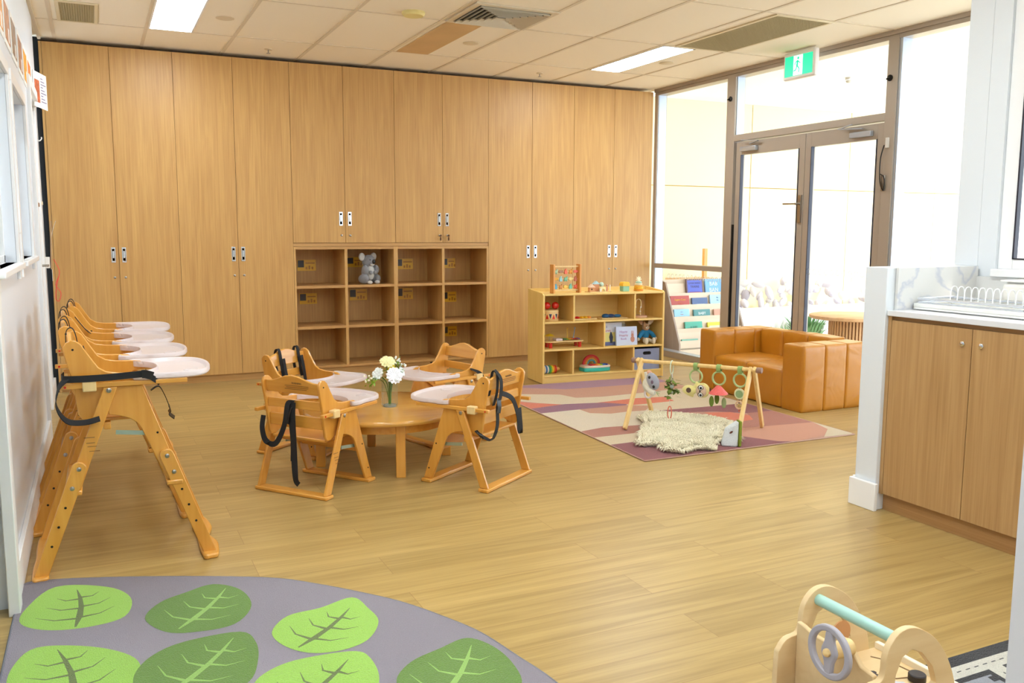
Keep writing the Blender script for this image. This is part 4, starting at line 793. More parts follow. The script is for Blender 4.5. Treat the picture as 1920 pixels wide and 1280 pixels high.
# rattle, piano
t = toy('rainbow_rattle','rainbow striped wooden rattle lying in the bottom left compartment','toy',.10,.10,.0655,.0)
for i,c in enumerate(((240,226,200),(60,110,180),(240,236,226),(60,150,110),(130,190,60),(250,200,50),(236,130,40),(206,40,40))): MB().lathe([(.030,-.05+.014*i),(.034,-.046+.014*i),(.034,-.041+.014*i),(.030,-.037+.014*i)],(0,0,.034),axis='x').build('disc', mat('disc_%d_%d_%d'%c,c,.4), t)
MB().sph((.075,0,.034),(.025,.018,.018),12,8).build('nose', mat('rattle_wood',(214,160,80),.5), t)
t = toy('toy_piano','toy piano with rainbow keys and a turquoise base in the bottom middle compartment','toy',.53,.12,.0655); t.scale = (1.08,1.08,1.08)
MB().prism(sm2([(-.115,-.02),(-.10,-.06),(0,-.07),(.10,-.06),(.12,-.02),(.11,.04),(0,.05),(-.11,.04)],4),0,.028,'xy').build('base', mat('turquoise',(60,190,176),.3), t, .006)
MB().prism(sm2([(-.115,-.02),(-.10,-.06),(0,-.068),(.10,-.06),(.12,-.02),(.105,.04),(0,.05),(-.105,.04)],4),.028,.046,'xy').build('deck', mat('piano_cream',(244,226,206),.4), t, .005)
for i,c in enumerate(((200,20,50),(226,60,40),(240,120,40),(250,190,50),(150,200,50),(50,120,200),(40,60,160))): MB().box(-.062+.022*i,-.042+.022*i,-.055,-.008,.046,.055).build('key', mat('key2_%d_%d_%d'%c,c,.3), t, .002)
for r,c in ((.075,(206,40,50)),(.063,(216,90,40)),(.050,(200,150,60)),(.038,(70,140,150))): MB().prism(arc(-.015,.046,r,180,0,20)+arc(-.015,.046,r-.011,0,180,20),.02,.034).build('rainbow_arch', mat('arch_%d_%d_%d'%c,c,.4), t)
# books on the shelf
def sbook(u,d,w,h,rgb,label,lines=(),extra=(),rz=0,th=.02):
    o = toy('board_book', label, 'book', u, d, .2775, rz, 'board books in the middle compartment'); o.rotation_euler[0] = -.1
    MB().box(-w/2,w/2,0,.002,0,h).box(-w/2,-w/2+.002,0,th,0,h).box(-w/2,w/2,th-.002,th,0,h).build('cover', mat('bcover_%d_%d_%d'%rgb,rgb,.35), o); MB().box(-w/2+.002,w/2-.001,.002,th-.002,.001,h-.001).build('pages', mat('paper',(240,236,226),.8), o)
    for k,(fn,rg) in enumerate(extra):
        m = MB(); fn(m,w,h); m.build('cover_art', mat('art_%d_%d_%d'%rg,rg,.5), o)
    for s_,sz,xx,zz,rg in lines: MB().text(s_, sz, T(xx,-.0012,zz)@Matrix.Rotation(PI/2,4,'X'),.0004).build('title', mat('ink_%d_%d_%d'%rg,rg,.5), o)
sbook(.72,.115,.2,.205,(190,170,120),'tan book at the back of the middle compartment with only its top showing',(('Lions',.05,.06,.165,(84,96,116)),))
def duck(m,w,h): m.prism([(.03,.02),(.05,.02),(.055,.08),(.045,.11),(.05,.13),(.04,.14),(.03,.12),(.02,.07)],-.0012,-.0004)
sbook(.675,.075,.19,.19,(214,216,224),'white book with a penguin and the title I Love, behind the bunny book',(('I',.03,-.05,.155,(110,70,130)),('Love',.034,-.045,.125,(196,84,60))),((lambda m,w,h: m.box(-w/2+.002,w/2-.03,-.0006,0,.03,.11),(224,214,130)),(lambda m,w,h: m.box(-w/2+.002,w/2-.002,-.0006,0,.0,.03),(96,106,160)),(lambda m,w,h: m.prism([(a-.05,b) for a,b in [(.03,.02),(.05,.02),(.058,.07),(.045,.11),(.035,.115),(.02,.07)]],-.0012,-.0006),(50,56,74))))
def bun(m,w,h):
    for a in ((.055,.05,.02,.026),(.055,.083,.013,.014)): m.prism([(a[0]+a[2]*math.cos(k*PI/8),a[1]+a[3]*math.sin(k*PI/8)) for k in range(16)],-.0012,-.0004)
    for x in (.049,.062): m.prism([(x-.004,.09),(x+.004,.09),(x+.003,.12),(x-.002,.122)],-.0012,-.0004)
sbook(.792,.035,.2,.158,(206,216,240),'pale blue book with pink letters and a brown bunny, front of its compartment',(('Hippity',.026,-.03,.115,(186,140,190)),('Hoppity',.026,-.03,.085,(196,130,150)),('Book',.026,-.03,.055,(186,140,190))),((bun,(200,140,120)),))
# plush bunny in a blue top
PL = mat('plush_tan',(206,160,112),.95,bump=.8,bscale=300,sheen=.4); PC = mat('plush_cream',(240,222,190),.95,bump=.8,bscale=300,sheen=.4); PB = mat('knit_blue',(44,140,190),.9,bump=.9,bscale=350)
t = toy('plush_bunny','plush bunny in a blue knitted top sitting in the middle right compartment','plush toy',1.008,.09,.2775); t.scale = (1.12,1.12,1.12)
remesh(MB().sph((0,.02,.055),(.03,.028,.045)).sph((0,.01,.125),(.03,.028,.03)).sph((-.02,0,.15),(.012,.01,.02)).build('body', PL, t), .003)
for s in (-1,1):
    MB().tube(smoothpath([(s*.02,.01,.09),(s*.045,0,.075),(s*.07,-.01,.045)],5),[.018,.018,.018,.018,.017,.017,.017,.016,.016,.015,.014],12).build('sleeve', PB, t); MB().sph((s*.075,-.012,.036),(.012,.011,.014)).build('paw', PC, t)
    remesh(MB().tube(smoothpath([(s*.015,0,.03),(s*.03,-.03,.02),(s*.032,-.055,.02)],4),.014,10).sph((s*.032,-.06,.026),(.016,.012,.026)).build('foot', PC, t), .003)
MB().lathe([(.026,.045),(.032,.06),(.030,.095),(.02,.105)],(0,.018,0)).build('knit_top', PB, t)
MB().sph((-.045,.01,.165),(.016,.007,.034),M=Matrix.Rotation(-.9,3,'Y')).build('ear', PL, t); MB().sph((.04,.0,.172),(.019,.008,.036),M=Matrix.Rotation(.7,3,'Y')).build('ear', PC, t)
MB().sph((0,-.014,.122),(.014,.01,.01)).build('muzzle', PC, t); MB().sph((-.011,-.018,.135),.003,8,6).sph((.011,-.018,.135),.003,8,6).sph((0,-.025,.124),.003,8,6).build('eye', BPLAST, t)
# fabric bin
t = toy('fabric_bin','grey-blue felt storage cube in the bottom right compartment of the toy shelf','storage cube',.975,.015,.0655)
FE = mat('felt_bluegrey',(150,158,186),.95,bump=.5,bscale=400,var=.1)
m = MB(); m.prism([(-.122,0),(.122,0),(.122,.178),(-.122,.178)],0,.006,'xz',[[(a,b) for a,b in arc(.0+.025,.14,.009,90,-90,6)+arc(.0-.025,.14,.009,-90,-270,6)]])
m.box(-.122,-.116,.006,.24,0,.178).box(.116,.122,.006,.24,0,.178).box(-.116,.116,.234,.24,0,.178).box(-.116,.116,.006,.234,0,.006); m.build('bin_body', FE, t)
m = MB(); m.prism(arc(.025,.14,.0135,90,-90,8)+arc(-.025,.14,.0135,-90,-270,8),-.003,.001,'xz',[arc(.025,.14,.0085,90,-90,8)+arc(-.025,.14,.0085,-90,-270,8)]); m.build('handle_grommet', BPLAST, t)
MB().box(-.05,.05,.008,.012,.12,.16).build('handle_lining', BLACK, t)
# ------------------------------------------------------------------ striped rug
RUG={
'mauve_back' : ('m',[(3.01, -1.2),(4.53, -1.25),(4.5, -1.535), (4.183, -1.535), (3.565, -1.494),(3.3,-1.3)]) ,
'tan2':('t',[(3.0,-1.3),(3.3,-1.38),(3.565,-1.494),(4.0,-1.52),(4.50,-1.54),(4.49,-1.83),(3.6,-1.86),(3.2,-1.7)]),
'cream1' : ('c',[(2.99, -1.74), (3.133, -1.521), (3.419, -1.675), (3.467, -1.837), (3.67, -1.883), (4.011, -1.871), (4.489, -1.834), (4.487, -2.188), (4.482, -2.52), (4.35, -2.526), (3.867, -2.513), (3.748, -2.499), (3.63, -2.445), (3.803, -2.32), (3.665, -2.236), (3.268, -2.034), (3.12, -1.903)]) ,
'orange_l' : ('o',[(2.99, -1.78), (3.085, -1.887), (3.268, -2.034), (3.042, -2.057), (2.978, -2.07)]) ,
'purple' : ('p',[(2.975, -2.063), (3.273, -2.016), (3.552, -2.078), (3.679, -2.2), (3.658, -2.233), (3.274, -2.223), (2.968, -2.233)]) ,
'orange_r' : ('o',[(3.486, -2.069), (3.854, -2.036), (4.109, -2.082), (4.061, -2.243), (3.689, -2.247), (3.679, -2.2), (3.552, -2.078)]) ,
'cream2' : ('w',[(2.968, -2.233), (3.274, -2.223), (3.278, -2.363), (3.398, -2.437), (3.543, -2.425), (3.773, -2.43), (3.8, -2.581), (3.859, -2.742), (3.405, -2.821), (3.128, -2.778), (2.945, -2.818)]) ,
'terra2' : ('t',[(3.274, -2.223), (3.665, -2.236), (3.803, -2.32), (3.674, -2.445), (3.543, -2.425), (3.398, -2.437), (3.278, -2.363)]) ,
'terra' : ('e',[(2.945, -2.818), (3.128, -2.778), (3.405, -2.821), (3.727, -2.916), (3.633, -3.042), (3.279, -3.009), (2.938, -2.991)]) ,
'cream3' : ('c',[(2.938, -2.991), (3.287, -2.997), (3.633, -3.042), (3.543, -3.161), (3.162, -3.183), (2.93, -3.188)]) ,
'rose' : ('r',[(2.93, -3.188), (3.162, -3.183), (3.543, -3.161), (3.636, -3.311), (3.795, -3.354), (3.886, -3.529), (3.955, -3.57), (2.914, -3.563)]) ,
'rose2' : ('r',[(3.758, -2.484), (4.034, -2.508), (4.48, -2.527), (4.472, -2.815), (4.256, -2.809), (4.09, -2.674), (3.723, -2.566)]) ,
'mauve2' : ('e',[(4.256, -2.809), (4.472, -2.815), (4.457, -3.216), (3.934, -3.163), (3.948, -2.964), (4.158, -2.988)]) ,
'orange2' : ('o',[(4.0, -2.673), (4.179, -2.735), (4.226, -2.871), (4.158, -2.988), (4.043, -3.008), (3.99, -2.857)]) ,
'salmon' : ('s',[(3.866, -3.065), (3.934, -3.163), (4.457, -3.216), (4.408, -3.396), (4.244, -3.529), (3.992, -3.57), (3.886, -3.529), (3.777, -3.346)]) ,
'cream4' : ('c',[(4.457, -3.216), (4.447, -3.561), (4.419, -3.57), (4.213, -3.56), (4.396, -3.407)]) ,
}
def pt_order():
    return ['m','c','o','p','w','t','e','r','s']
pc = {'m':(172,124,140),'c':(226,204,168),'o':(226,116,78),'p':(150,92,112),'w':(232,214,186),'t':(206,146,112),'e':(184,112,88),'r':(146,72,74),'s':(216,150,118)}
m = MB(); m.prism([(2.914,-3.572),(4.447,-3.575),(4.53,-1.25),(3.01,-1.2)],.0005,.006,'xy')
for i,(k,(c,P)) in enumerate(RUG.items()):
    m.mi = pt_order().index(c)+1; z = .0061+.00006*i; f = m._f([m.bm.verts.new((x,y,z)) for x,y in P])
bmesh.ops.triangulate(m.bm, faces=[f for f in m.bm.faces if len(f.verts) > 4])
m.mi = 10; m.tube([(2.914,-3.572,.004),(4.447,-3.575,.004),(4.53,-1.25,.004),(3.01,-1.2,.004)],.004,6,True)
tag(m.build('striped_rug', [pile('pile_tan',(204,148,122))]+[pile('pile_'+c,pc[c]) for c in pt_order()]+[mat('rug_binding',(206,168,150),.9)], recalc=False), 'rectangular rug with wavy cream, terracotta, mauve and orange bands on the floor', 'rug')
# ------------------------------------------------------------------ leaf rug (bottom left)
m = MB()
edge = [(.03,-4.055),(.172,-4.089),(.448,-4.2),(.774,-4.363),(.932,-4.504),(1.075,-4.669),(1.153,-4.777),(1.23,-4.924),(1.294,-5.078),(1.332,-5.264),(1.362,-5.43),(1.37,-5.65),(1.33,-5.9),(1.22,-6.2),(1.0,-6.5),(.6,-6.8),(.2,-6.9),(.0,-6.85),(-.015,-5.4),(-.012,-4.2),(-.005,-4.08)]
E2 = [(v.x,v.y) for v in smoothpath([(a,b,0) for a,b in edge],5,True)]
m.prism(E2,.0005,.010,'xy'); m.mi = 4; m.tube([(a,b,.006) for a,b in E2],.005,6,True)
LV = [(0,[(.098,-4.142),(.257,-4.215),(.329,-4.346),(.308,-4.495),(.208,-4.532),(.089,-4.505),(.01,-4.42),(.017,-4.30)],(.165,-4.515),(.165,-4.20)),
 (1,[(.594,-4.347),(.672,-4.433),(.687,-4.583),(.617,-4.702),(.505,-4.71),(.416,-4.669),(.364,-4.542),(.415,-4.433),(.503,-4.38)],(.455,-4.665),(.63,-4.40)),
 (0,[(1.004,-4.66),(1.029,-4.764),(1.032,-4.874),(.966,-4.983),(.876,-5.016),(.787,-4.992),(.726,-4.909),(.713,-4.807),(.78,-4.714),(.887,-4.698)],(.765,-4.945),(.975,-4.74)),
 (0,[(.065,-4.62),(.208,-4.679),(.313,-4.789),(.335,-4.90),(.28,-5.02),(.17,-5.05),(.05,-5.0),(.005,-4.86),(.01,-4.72)],(.17,-5.0),(.12,-4.66)),
 (1,[(.624,-4.766),(.657,-4.858),(.643,-4.978),(.60,-5.09),(.50,-5.14),(.39,-5.10),(.32,-5.0),(.323,-4.90),(.377,-4.81),(.469,-4.763)],(.40,-5.06),(.60,-4.80)),
 (0,[(.912,-5.04),(.94,-5.10),(.93,-5.22),(.87,-5.33),(.76,-5.36),(.65,-5.31),(.59,-5.20),(.62,-5.09),(.70,-5.03),(.80,-5.02)],(.66,-5.28),(.88,-5.08)),
 (1,[(1.24,-5.10),(1.29,-5.18),(1.30,-5.30),(1.27,-5.42),(1.17,-5.48),(1.05,-5.45),(.97,-5.35),(.97,-5.25),(1.04,-5.17),(1.14,-5.13)],(1.03,-5.41),(1.235,-5.15)),
 (1,[(.2,-5.12),(.3,-5.2),(.33,-5.33),(.27,-5.45),(.14,-5.48),(.03,-5.4),(.02,-5.25),(.09,-5.15)],(.15,-5.45),(.2,-5.16))]
for li,(k,P,b0,tp) in enumerate(LV):
    zl = .0103+.0002*li; zv = zl+.0002; m.mi = 1+k; c = sum(a for a,_ in P)/len(P),sum(b for _,b in P)/len(P); Q = sm2(P,5); cv = m.bm.verts.new((c[0],c[1],zl)); vs = [m.bm.verts.new((a,b,zl)) for a,b in Q]
    for i in range(len(vs)): m._f([cv,vs[i],vs[(i+1)%len(vs)]])
    m.mi = 2-k if k == 0 else 3
    m.mi = 5 if k == 0 else 3
    B,Tp = Vector(b0),Vector(tp); d = Tp-B; n_ = Vector((-d.y,d.x)).normalized(); L_ = d.length
    mid = [B+d*q+n_*(.015*math.sin(q*PI)*-1) for q in (0,.25,.5,.75,1)]; ww = [.003,.010,.008,.006,.001]
    def stripv(pts,ws):
        A = []
        for i,(p,w_) in enumerate(zip(pts,ws)):
            dd = (pts[min(i+1,len(pts)-1)]-pts[max(i-1,0)]).normalized(); q = Vector((-dd.y,dd.x)); A.append((m.bm.verts.new((*(p+q*w_),zv)),m.bm.verts.new((*(p-q*w_),zv))))
        for a,b in zip(A,A[1:]): m._f([a[0],b[0],b[1],a[1]])
    stripv(mid,ww)
    for q,s_,l in ((.2,1,.6),(.22,-1,.5),(.46,1,.5),(.5,-1,.42),(.72,1,.34),(.76,-1,.28)):
        zv += .00003; p0 = B+d*q+n_*(-.015*math.sin(q*PI)); e1 = p0+d*(l*.30)+n_*(s_*L_*l*.66); mm_ = (p0+e1)/2-d*.05+n_*s_*.008
        stripv([p0,mm_,e1],[.0065,.003,.0006])
tag(m.build('leaf_rug', [pile('pile_grey',(166,156,168),.1,300),pile('pile_lime',(172,222,84),.1,300),pile('pile_green',(112,150,52),.12,300),pile('pile_pale_lime',(168,212,104),.08,300),mat('rug_edge_grey',(120,118,124),.9),pile('pile_olive',(110,128,60),.1,300)], recalc=False),'large grey round-fronted rug with lime and green leaves in the bottom left corner','rug')
# ------------------------------------------------------------------ road rug (bottom right)
m = MB(); m.prism([(2.15,-5.803),(3.2,-5.795),(3.2,-6.9),(2.15,-6.9)],.0005,.006,'xy')
def rq(mi,P,z=.0065): m.mi = mi; m._f([m.bm.verts.new((a,b,z)) for a,b in P])
rq(1,[(2.15,-5.846),(3.2,-5.844),(3.2,-5.892),(2.15,-5.898)],.0063); rq(1,[(2.515,-5.893),(2.572,-5.893),(2.50,-6.4),(2.44,-6.4)],.0066)
rq(2,[(2.2,-5.918),(2.492,-5.918),(2.43,-6.4),(2.2,-6.4)],.0068); rq(2,[(2.60,-5.91),(3.1,-5.91),(3.1,-6.4),(2.53,-6.4)],.0068); rq(0,[(2.47,-5.925),(2.50,-5.925),(2.495,-5.95),(2.465,-5.95)],.007)
for i in range(26): x = 2.2+.036*i; rq(0,[(x,-5.8690),(x+.018,-5.8688),(x+.018,-5.8722),(x,-5.8724)],.007)
for i in range(8): x = 2.535-.007*i; y = -5.925-.05*i; rq(0,[(x,y),(x+.004,y),(x+.0005,y-.025),(x-.0035,y-.025)],.007)
tag(m.build('road_rug', [pile('pile_black',(26,28,34)),pile('pile_offwhite',(222,218,204)),pile('pile_roadgrey',(160,164,174))], recalc=False),'black and white play rug with dashed road markings, bottom right behind the toy cart','rug')
# ------------------------------------------------------------------ leather sofa
t = thing('toddler_sofa','small tan leather toddler sofa in front of the glass doors','sofa',(4.61,-2.95,0))
def pf(name, segs, **k):
    m = MB()
    for s_ in segs: m.puff(*s_, **k)
    return m.build(name, LEATHER, t, ang=60)
pf('armrest',[(0,.20,0,.205,0,.462),(.20,.40,0,.205,0,.462),(.40,.60,0,.205,0,.462)],r=.012,puff=.0035)
pf('armrest',[(0,.20,.955,1.14,0,.472),(.20,.40,.955,1.14,0,.472),(.40,.60,.955,1.14,0,.472)],r=.012,puff=.0035)
pf('backrest',[(.45,.60,.205,.44,.0,.475),(.45,.60,.44,.70,.0,.475),(.45,.60,.70,.955,.0,.475)],r=.016,puff=.005,wr=.008)
pf('seat_cushion',[(.0,.45,.205,.585,0,.278)],r=.02,puff=.008,wr=.004); pf('seat_cushion',[(.0,.45,.585,.955,0,.284)],r=.02,puff=.008,wr=.004)
# ------------------------------------------------------------------ sheepskin
FL = mat('fleece_cream',(255,247,222),.95,sheen=.5,spec=.1)
def fleece():
    m = bpy.data.materials.new('fleece_strands'); m.use_nodes = True; t = m.node_tree; t.nodes.clear(); N = t.nodes.new
    o = N('ShaderNodeOutputMaterial'); mx = N('ShaderNodeMixShader'); d = N('ShaderNodeBsdfDiffuse'); tl = N('ShaderNodeBsdfTranslucent'); mx.inputs[0].default_value = .08
    d.inputs[0].default_value = (1,.92,.70,1); tl.inputs[0].default_value = lin((255,248,220)); t.links.new(d.outputs[0], mx.inputs[1]); t.links.new(tl.outputs[0], mx.inputs[2]); t.links.new(mx.outputs[0], o.inputs[0]); return m
FLS = fleece()
m = MB(); outl = [(3.129,-3.187),(3.27,-3.02),(3.40,-2.86),(3.46,-2.70),(3.60,-2.62),(3.70,-2.70),(3.80,-2.80),(3.884,-2.961),(3.90,-3.06),(3.76,-3.20),(3.62,-3.30),(3.66,-3.44),(3.50,-3.42),(3.40,-3.56),(3.30,-3.50),(3.17,-3.53),(3.12,-3.43),(3.16,-3.36),(3.06,-3.30)]
O2 = sm2(outl,4); cx,cy = 3.47,-3.08
def inside(x,y):
    c = False; n = len(O2)
    for i in range(n):
        (x1,y1),(x2,y2) = O2[i],O2[i-1]
        if (y1>y)!=(y2>y) and x < (x2-x1)*(y-y1)/(y2-y1)+x1: c = not c
    return c
t = thing('sheepskin','fluffy cream sheepskin lying on the striped rug under the play gym','sheepskin',(cx,cy,.007))
m.prism([((x-cx)*.94,(y-cy)*.94) for x,y in O2],0,.008,'xy'); m.build('hide', FL, t)
random.seed(11); m = MB(); cnt = 0
while cnt < 15000:
    x = random.uniform(3.0,3.95); y = random.uniform(-3.6,-2.58)
    if not inside(x,y): continue
    cnt += 1
    b = Vector((x-cx,y-cy,.004+.012*random.random())); fl = noise.noise(Vector((x*6,y*6,0)))*3; a = fl*2+random.uniform(-.6,.6)
    out = Vector((x-cx,y-cy,0)).normalized(); ed = not inside(x+out.x*.035,y+out.y*.035); d = Vector((math.cos(a)*.7,math.sin(a)*.7,.35 if ed else .8+random.random()*.5))+out*(1.2 if ed else .35); L_ = .032+.022*random.random(); d = d.normalized()
    tip = b+d*L_+Vector((0,0,-.2*L_)); mid = b+d*L_*.55+Vector((0,0,.2*L_)); k = d.orthogonal().normalized()*.0026; k2 = d.cross(k).normalized()*.0026
    r0 = [m.bm.verts.new(b+v) for v in (k,k2,-k,-k2)]; r1 = [m.bm.verts.new(mid+v) for v in (k,k2,-k,-k2)]; tp = m.bm.verts.new(tip)
    for i in range(4): m._f([r0[i],r0[(i+1)%4],r1[(i+1)%4],r1[i]]); m._f([r1[i],r1[(i+1)%4],tp])
o = m.build('fleece', FLS, t, recalc=False, ang=179); o['kind'] = 'stuff'
# ------------------------------------------------------------------ play gym and hanging toys
GA,GB = Vector((3.444,-2.71,.405)),Vector((3.80,-3.378,.418)); gd = (GB-GA).normalized(); gp = Vector((.48,.37,0)).normalized()
t = thing('play_gym','pine A-frame baby play gym standing over the sheepskin','play gym',(3.62,-3.04,.0065))
O_ = Vector((3.62,-3.04,.0065))
PG = wood('gym_pine',(244,210,142),(228,186,112),'z',False,50,3,.45)
for c,sg in ((GA,-1),(GB,1)):
    for s in (-1,1):
        f = Vector((c.x,c.y,.0065))+gp*(.302*s)*(1 if sg<0 else 1.0); top = c+Vector((0,0,.012))-gp*.012*s+gd*sg*(.012*s)
        f = f+gd*sg*(.012*s)
        f.z += .008
        if sg > 0 and s < 0: f = Vector((3.605,-3.49,.0145))
        MB().bar(f-O_,top-O_,.02,.034,gd).build('leg', PG, t, .005)
MB().cyl(GA-gd*.03-O_,GB+gd*.03-O_,.0125,seg=20).build('crossbar', PG, t)
for c,sg in ((GA,-1),(GB,1)): MB().cyl(c+gd*sg*.026-O_,c+gd*sg*.058-O_,.018,seg=24).build('end_knob', mat('knob_taupe',(150,116,100),.5), t, .003)
def onbar(px_frac): return GA.lerp(GB, px_frac)
def hang(name,label,cat,f,rz=0): p = onbar(f); o = thing(name,label,cat,tuple(p),math.atan2(gd.y,gd.x)+rz,'toys hanging from the play gym'); k = {'leaf_rattle':1.22,'koala_rattle':1.12}.get(name,1.12); o.scale = (k,k,k); return o
SAGE = mat('sage_strap',(150,178,106),.8,bump=.4,bscale=300); SRING = mat('sage_ring',(178,196,134),.4)
def loop(t, r=.036, zc=-.062):
    MB().tube([(0,.0145*math.cos(a),.0145*math.sin(a)) for a in [2*PI*k/20 for k in range(20)]],.0,4,True).bm.free()
    m = MB()
    R = []
    for k in range(20):
        a = 2*PI*k/20; rr = .0125; R.append([m.bm.verts.new((x,q*math.sin(a),q*math.cos(a)-(.012 if math.cos(a)<-.5 else 0))) for x,q in ((-.012,rr),(.012,rr),(.012,rr+.003),(-.012,rr+.003))])
    m.skin(R, close=True, cap=False); m.build('strap', SAGE, t)
    MB().tube([(r*math.cos(a),0,zc+r*math.sin(a)) for a in [2*PI*k/32 for k in range(32)]],.0055,10,True).build('ring', SRING, t)
# koala rattle
KG = mat('koala_grey',(176,178,192),.9,bump=.6,bscale=300,sheen=.3); KW = mat('cream_plush',(244,238,220),.9,bump=.6,bscale=300,sheen=.3)
t = hang('koala_rattle','hanging koala rattle with a grey face, leftmost on the gym','hanging toy',.07)
remesh(MB().sph((.01,-.01,-.135),(.032,.024,.045)).tube(smoothpath([(0,-.01,-.06),(.005,-.01,-.09),(.01,-.01,-.12)],4),.014,10).tube(smoothpath([(-.01,-.015,-.13),(.035,-.03,-.165),(.07,-.03,-.175)],4),.016,10).build('body', KW, t), .004)
MB().sph((.05,-.022,-.108),(.037,.020,.052),M=Matrix.Rotation(-.5,3,'Y')).build('face', KG, t)
MB().sph((.036,-.040,-.085),(.008,.005,.009),10,8).sph((.064,-.040,-.137),(.008,.005,.009),10,8).build('eye', BPLAST, t); MB().sph((.055,-.042,-.11),(.008,.005,.011),10,8).build('nose', mat('taupe_nose',(120,100,120),.6), t)
MB().sph((.02,-.012,-.062),(.016,.01,.013)).build('ear', mat('ear_peach',(236,180,150),.8), t)
MB().tube([(.018+.022*math.cos(a),-.015,-.185+.024*math.sin(a)) for a in [2*PI*k/24 for k in range(24)]],.006,8,True).build('teether', mat('teether_white',(236,226,226),.4), t)
m = MB(); [leafy(m,(.075,-.03,-.165),d,.035,.010) for d in ((1,0,.2),(.6,0,-.8),(.9,-.3,-.3))]; m.build('leaf', SAGE, t, recalc=False)
# leaf cluster on ring
t = hang('leaf_rattle','hanging bunch of green fabric leaves with a coral ring below','hanging toy',.30)
MB().tube([(.0,.017*math.cos(a),-.022+.036*math.sin(a)) for a in [2*PI*k/28 for k in range(28)]],.003,8,True).build('ring', mat('ring_clear',(206,216,190),.3), t)
MB().cyl((0,0,-.055),(.002,0,-.105),.006).build('clip', CHROME, t)
m = MB(); random.seed(5)
for i in range(60): leafy(m,(random.uniform(-.024,.030),random.uniform(-.014,.014),-.085-random.random()*.09),(random.uniform(-1,1),random.uniform(-1,1),random.uniform(-.8,.6)),.04,.013)
m.build('leaf', mat('moss_green',(118,136,52),.8), t, recalc=False); MB().sph((.01,-.014,-.12),.011,10,8).sph((.012,-.014,-.15),.008,10,8).build('bead', mat('bead_grey',(160,170,160),.5), t)
MB().tube(smoothpath([(-.005,0,-.16),(-.008,0,-.20),(-.006,0,-.23)],4),.001,5).build('cord', mat('cord_white',(230,220,210),.7), t); MB().tube([(-.006+.011*math.cos(a),0,-.262+.034*math.sin(a)) for a in [2*PI*k/24 for k in range(24)]],.003,8,True).build('coral_ring', mat('coral',(226,120,92),.5), t)
# sloth
YP = mat('pale_yellow_plush',(244,230,150),.9,bump=.6,bscale=300,sheen=.3)
t = hang('sloth_rattle','hanging pale yellow plush animal lying sideways with big eyes','hanging toy',.52); loop(t)
remesh(MB().sph((-.035,-.005,-.142),(.045,.022,.028)).tube(smoothpath([(-.02,0,-.135),(.0,0,-.12),(.012,0,-.092)],4),.012,10).tube(smoothpath([(-.06,0,-.15),(-.04,0,-.165),(-.01,0,-.17)],4),.012,10).sph((.045,-.004,-.135),(.042,.022,.042)).build('body', YP, t), .004)
MB().sph((.042,-.018,-.137),(.032,.012,.034)).build('face', mat('face_pink',(214,184,158),.9), t)
for z in (-.118,-.158): MB().sph((.042,-.028,z),(.017,.006,.014),12,8).build('eye_patch', mat('patch_olive',(96,84,50),.8), t); MB().sph((.045,-.033,z),(.012,.004,.012),10,8).build('eye_white', mat('eye_white',(245,245,245),.3), t); MB().sph((.047,-.036,z),.0075,10,8).build('eye', BPLAST, t)
MB().sph((.04,-.031,-.138),(.004,.003,.006),8,6).build('nose', DARKM, t); MB().lathe([(.014,-.024),(.014,-.028)],(-.03,0,-.14),axis='y').build('badge', mat('badge_brown',(90,66,56),.7), t); MB().sph((.085,0,-.13),(.006,.006,.012),8,6).build('ear', mat('brown_ear',(90,60,40),.8), t)
# toadstool
t = hang('toadstool_chime','hanging coral pink cone with green felt leaves on threads','hanging toy',.72); loop(t)
MB().lathe([(.052,-.148),(.050,-.143),(.010,-.102),(.004,-.098)],seg=28).build('cone', mat('coral_pink',(236,106,100),.6,var=.1,bscale=120), t)
for x,y,z,c in ((-.03,-.02,-.19,0),(-.012,.01,-.178,0),(.034,.0,-.195,1)):
    MB().cyl((x,y,-.145),(x,y,z+.02),.0008,seg=6).build('thread', mat('cord_white',(230,220,210),.7), t); MB().sph((x,y,z),(.014,.004,.030)).build('felt_leaf', mat('felt_green%d'%c,[(110,130,50),(150,160,110)][c],.95), t)
# ring and discs
t = hang('disc_chime','hanging green ring with a round green disc, rightmost on the gym','hanging toy',.90); loop(t)
MB().box(-.004,.004,-.003,.003,-.15,-.098).build('tab', mat('knob_taupe',(150,116,100),.5), t); MB().lathe([(.029,-.005),(.031,0),(.029,.005)],(0,0,-.137),axis='y').build('disc', mat('disc_sage_rim',(222,220,176),.5), t)
MB().lathe([(.021,-.0065),(.021,.0065)],(0,0,-.137),axis='y').build('disc_centre', mat('disc_green',(146,172,120),.6), t); MB().box(-.004,.004,-.003,.003,-.19,-.165).build('tab', mat('knob_taupe',(150,116,100),.5), t)
MB().tube([(.02*math.cos(a),0,-.198+.02*math.sin(a)) for a in [2*PI*k/24 for k in range(24)]],.005,8,True).build('small_ring', mat('peach_ring',(228,190,150),.4), t); MB().sph((0,0,-.2),.012,12,10).build('bead', mat('bead_amber',(214,186,120),.2,trans=.5), t); MB().cyl((0,0,-.21),(0,0,-.235),.003).build('tassel', mat('coral',(226,120,92),.5), t)
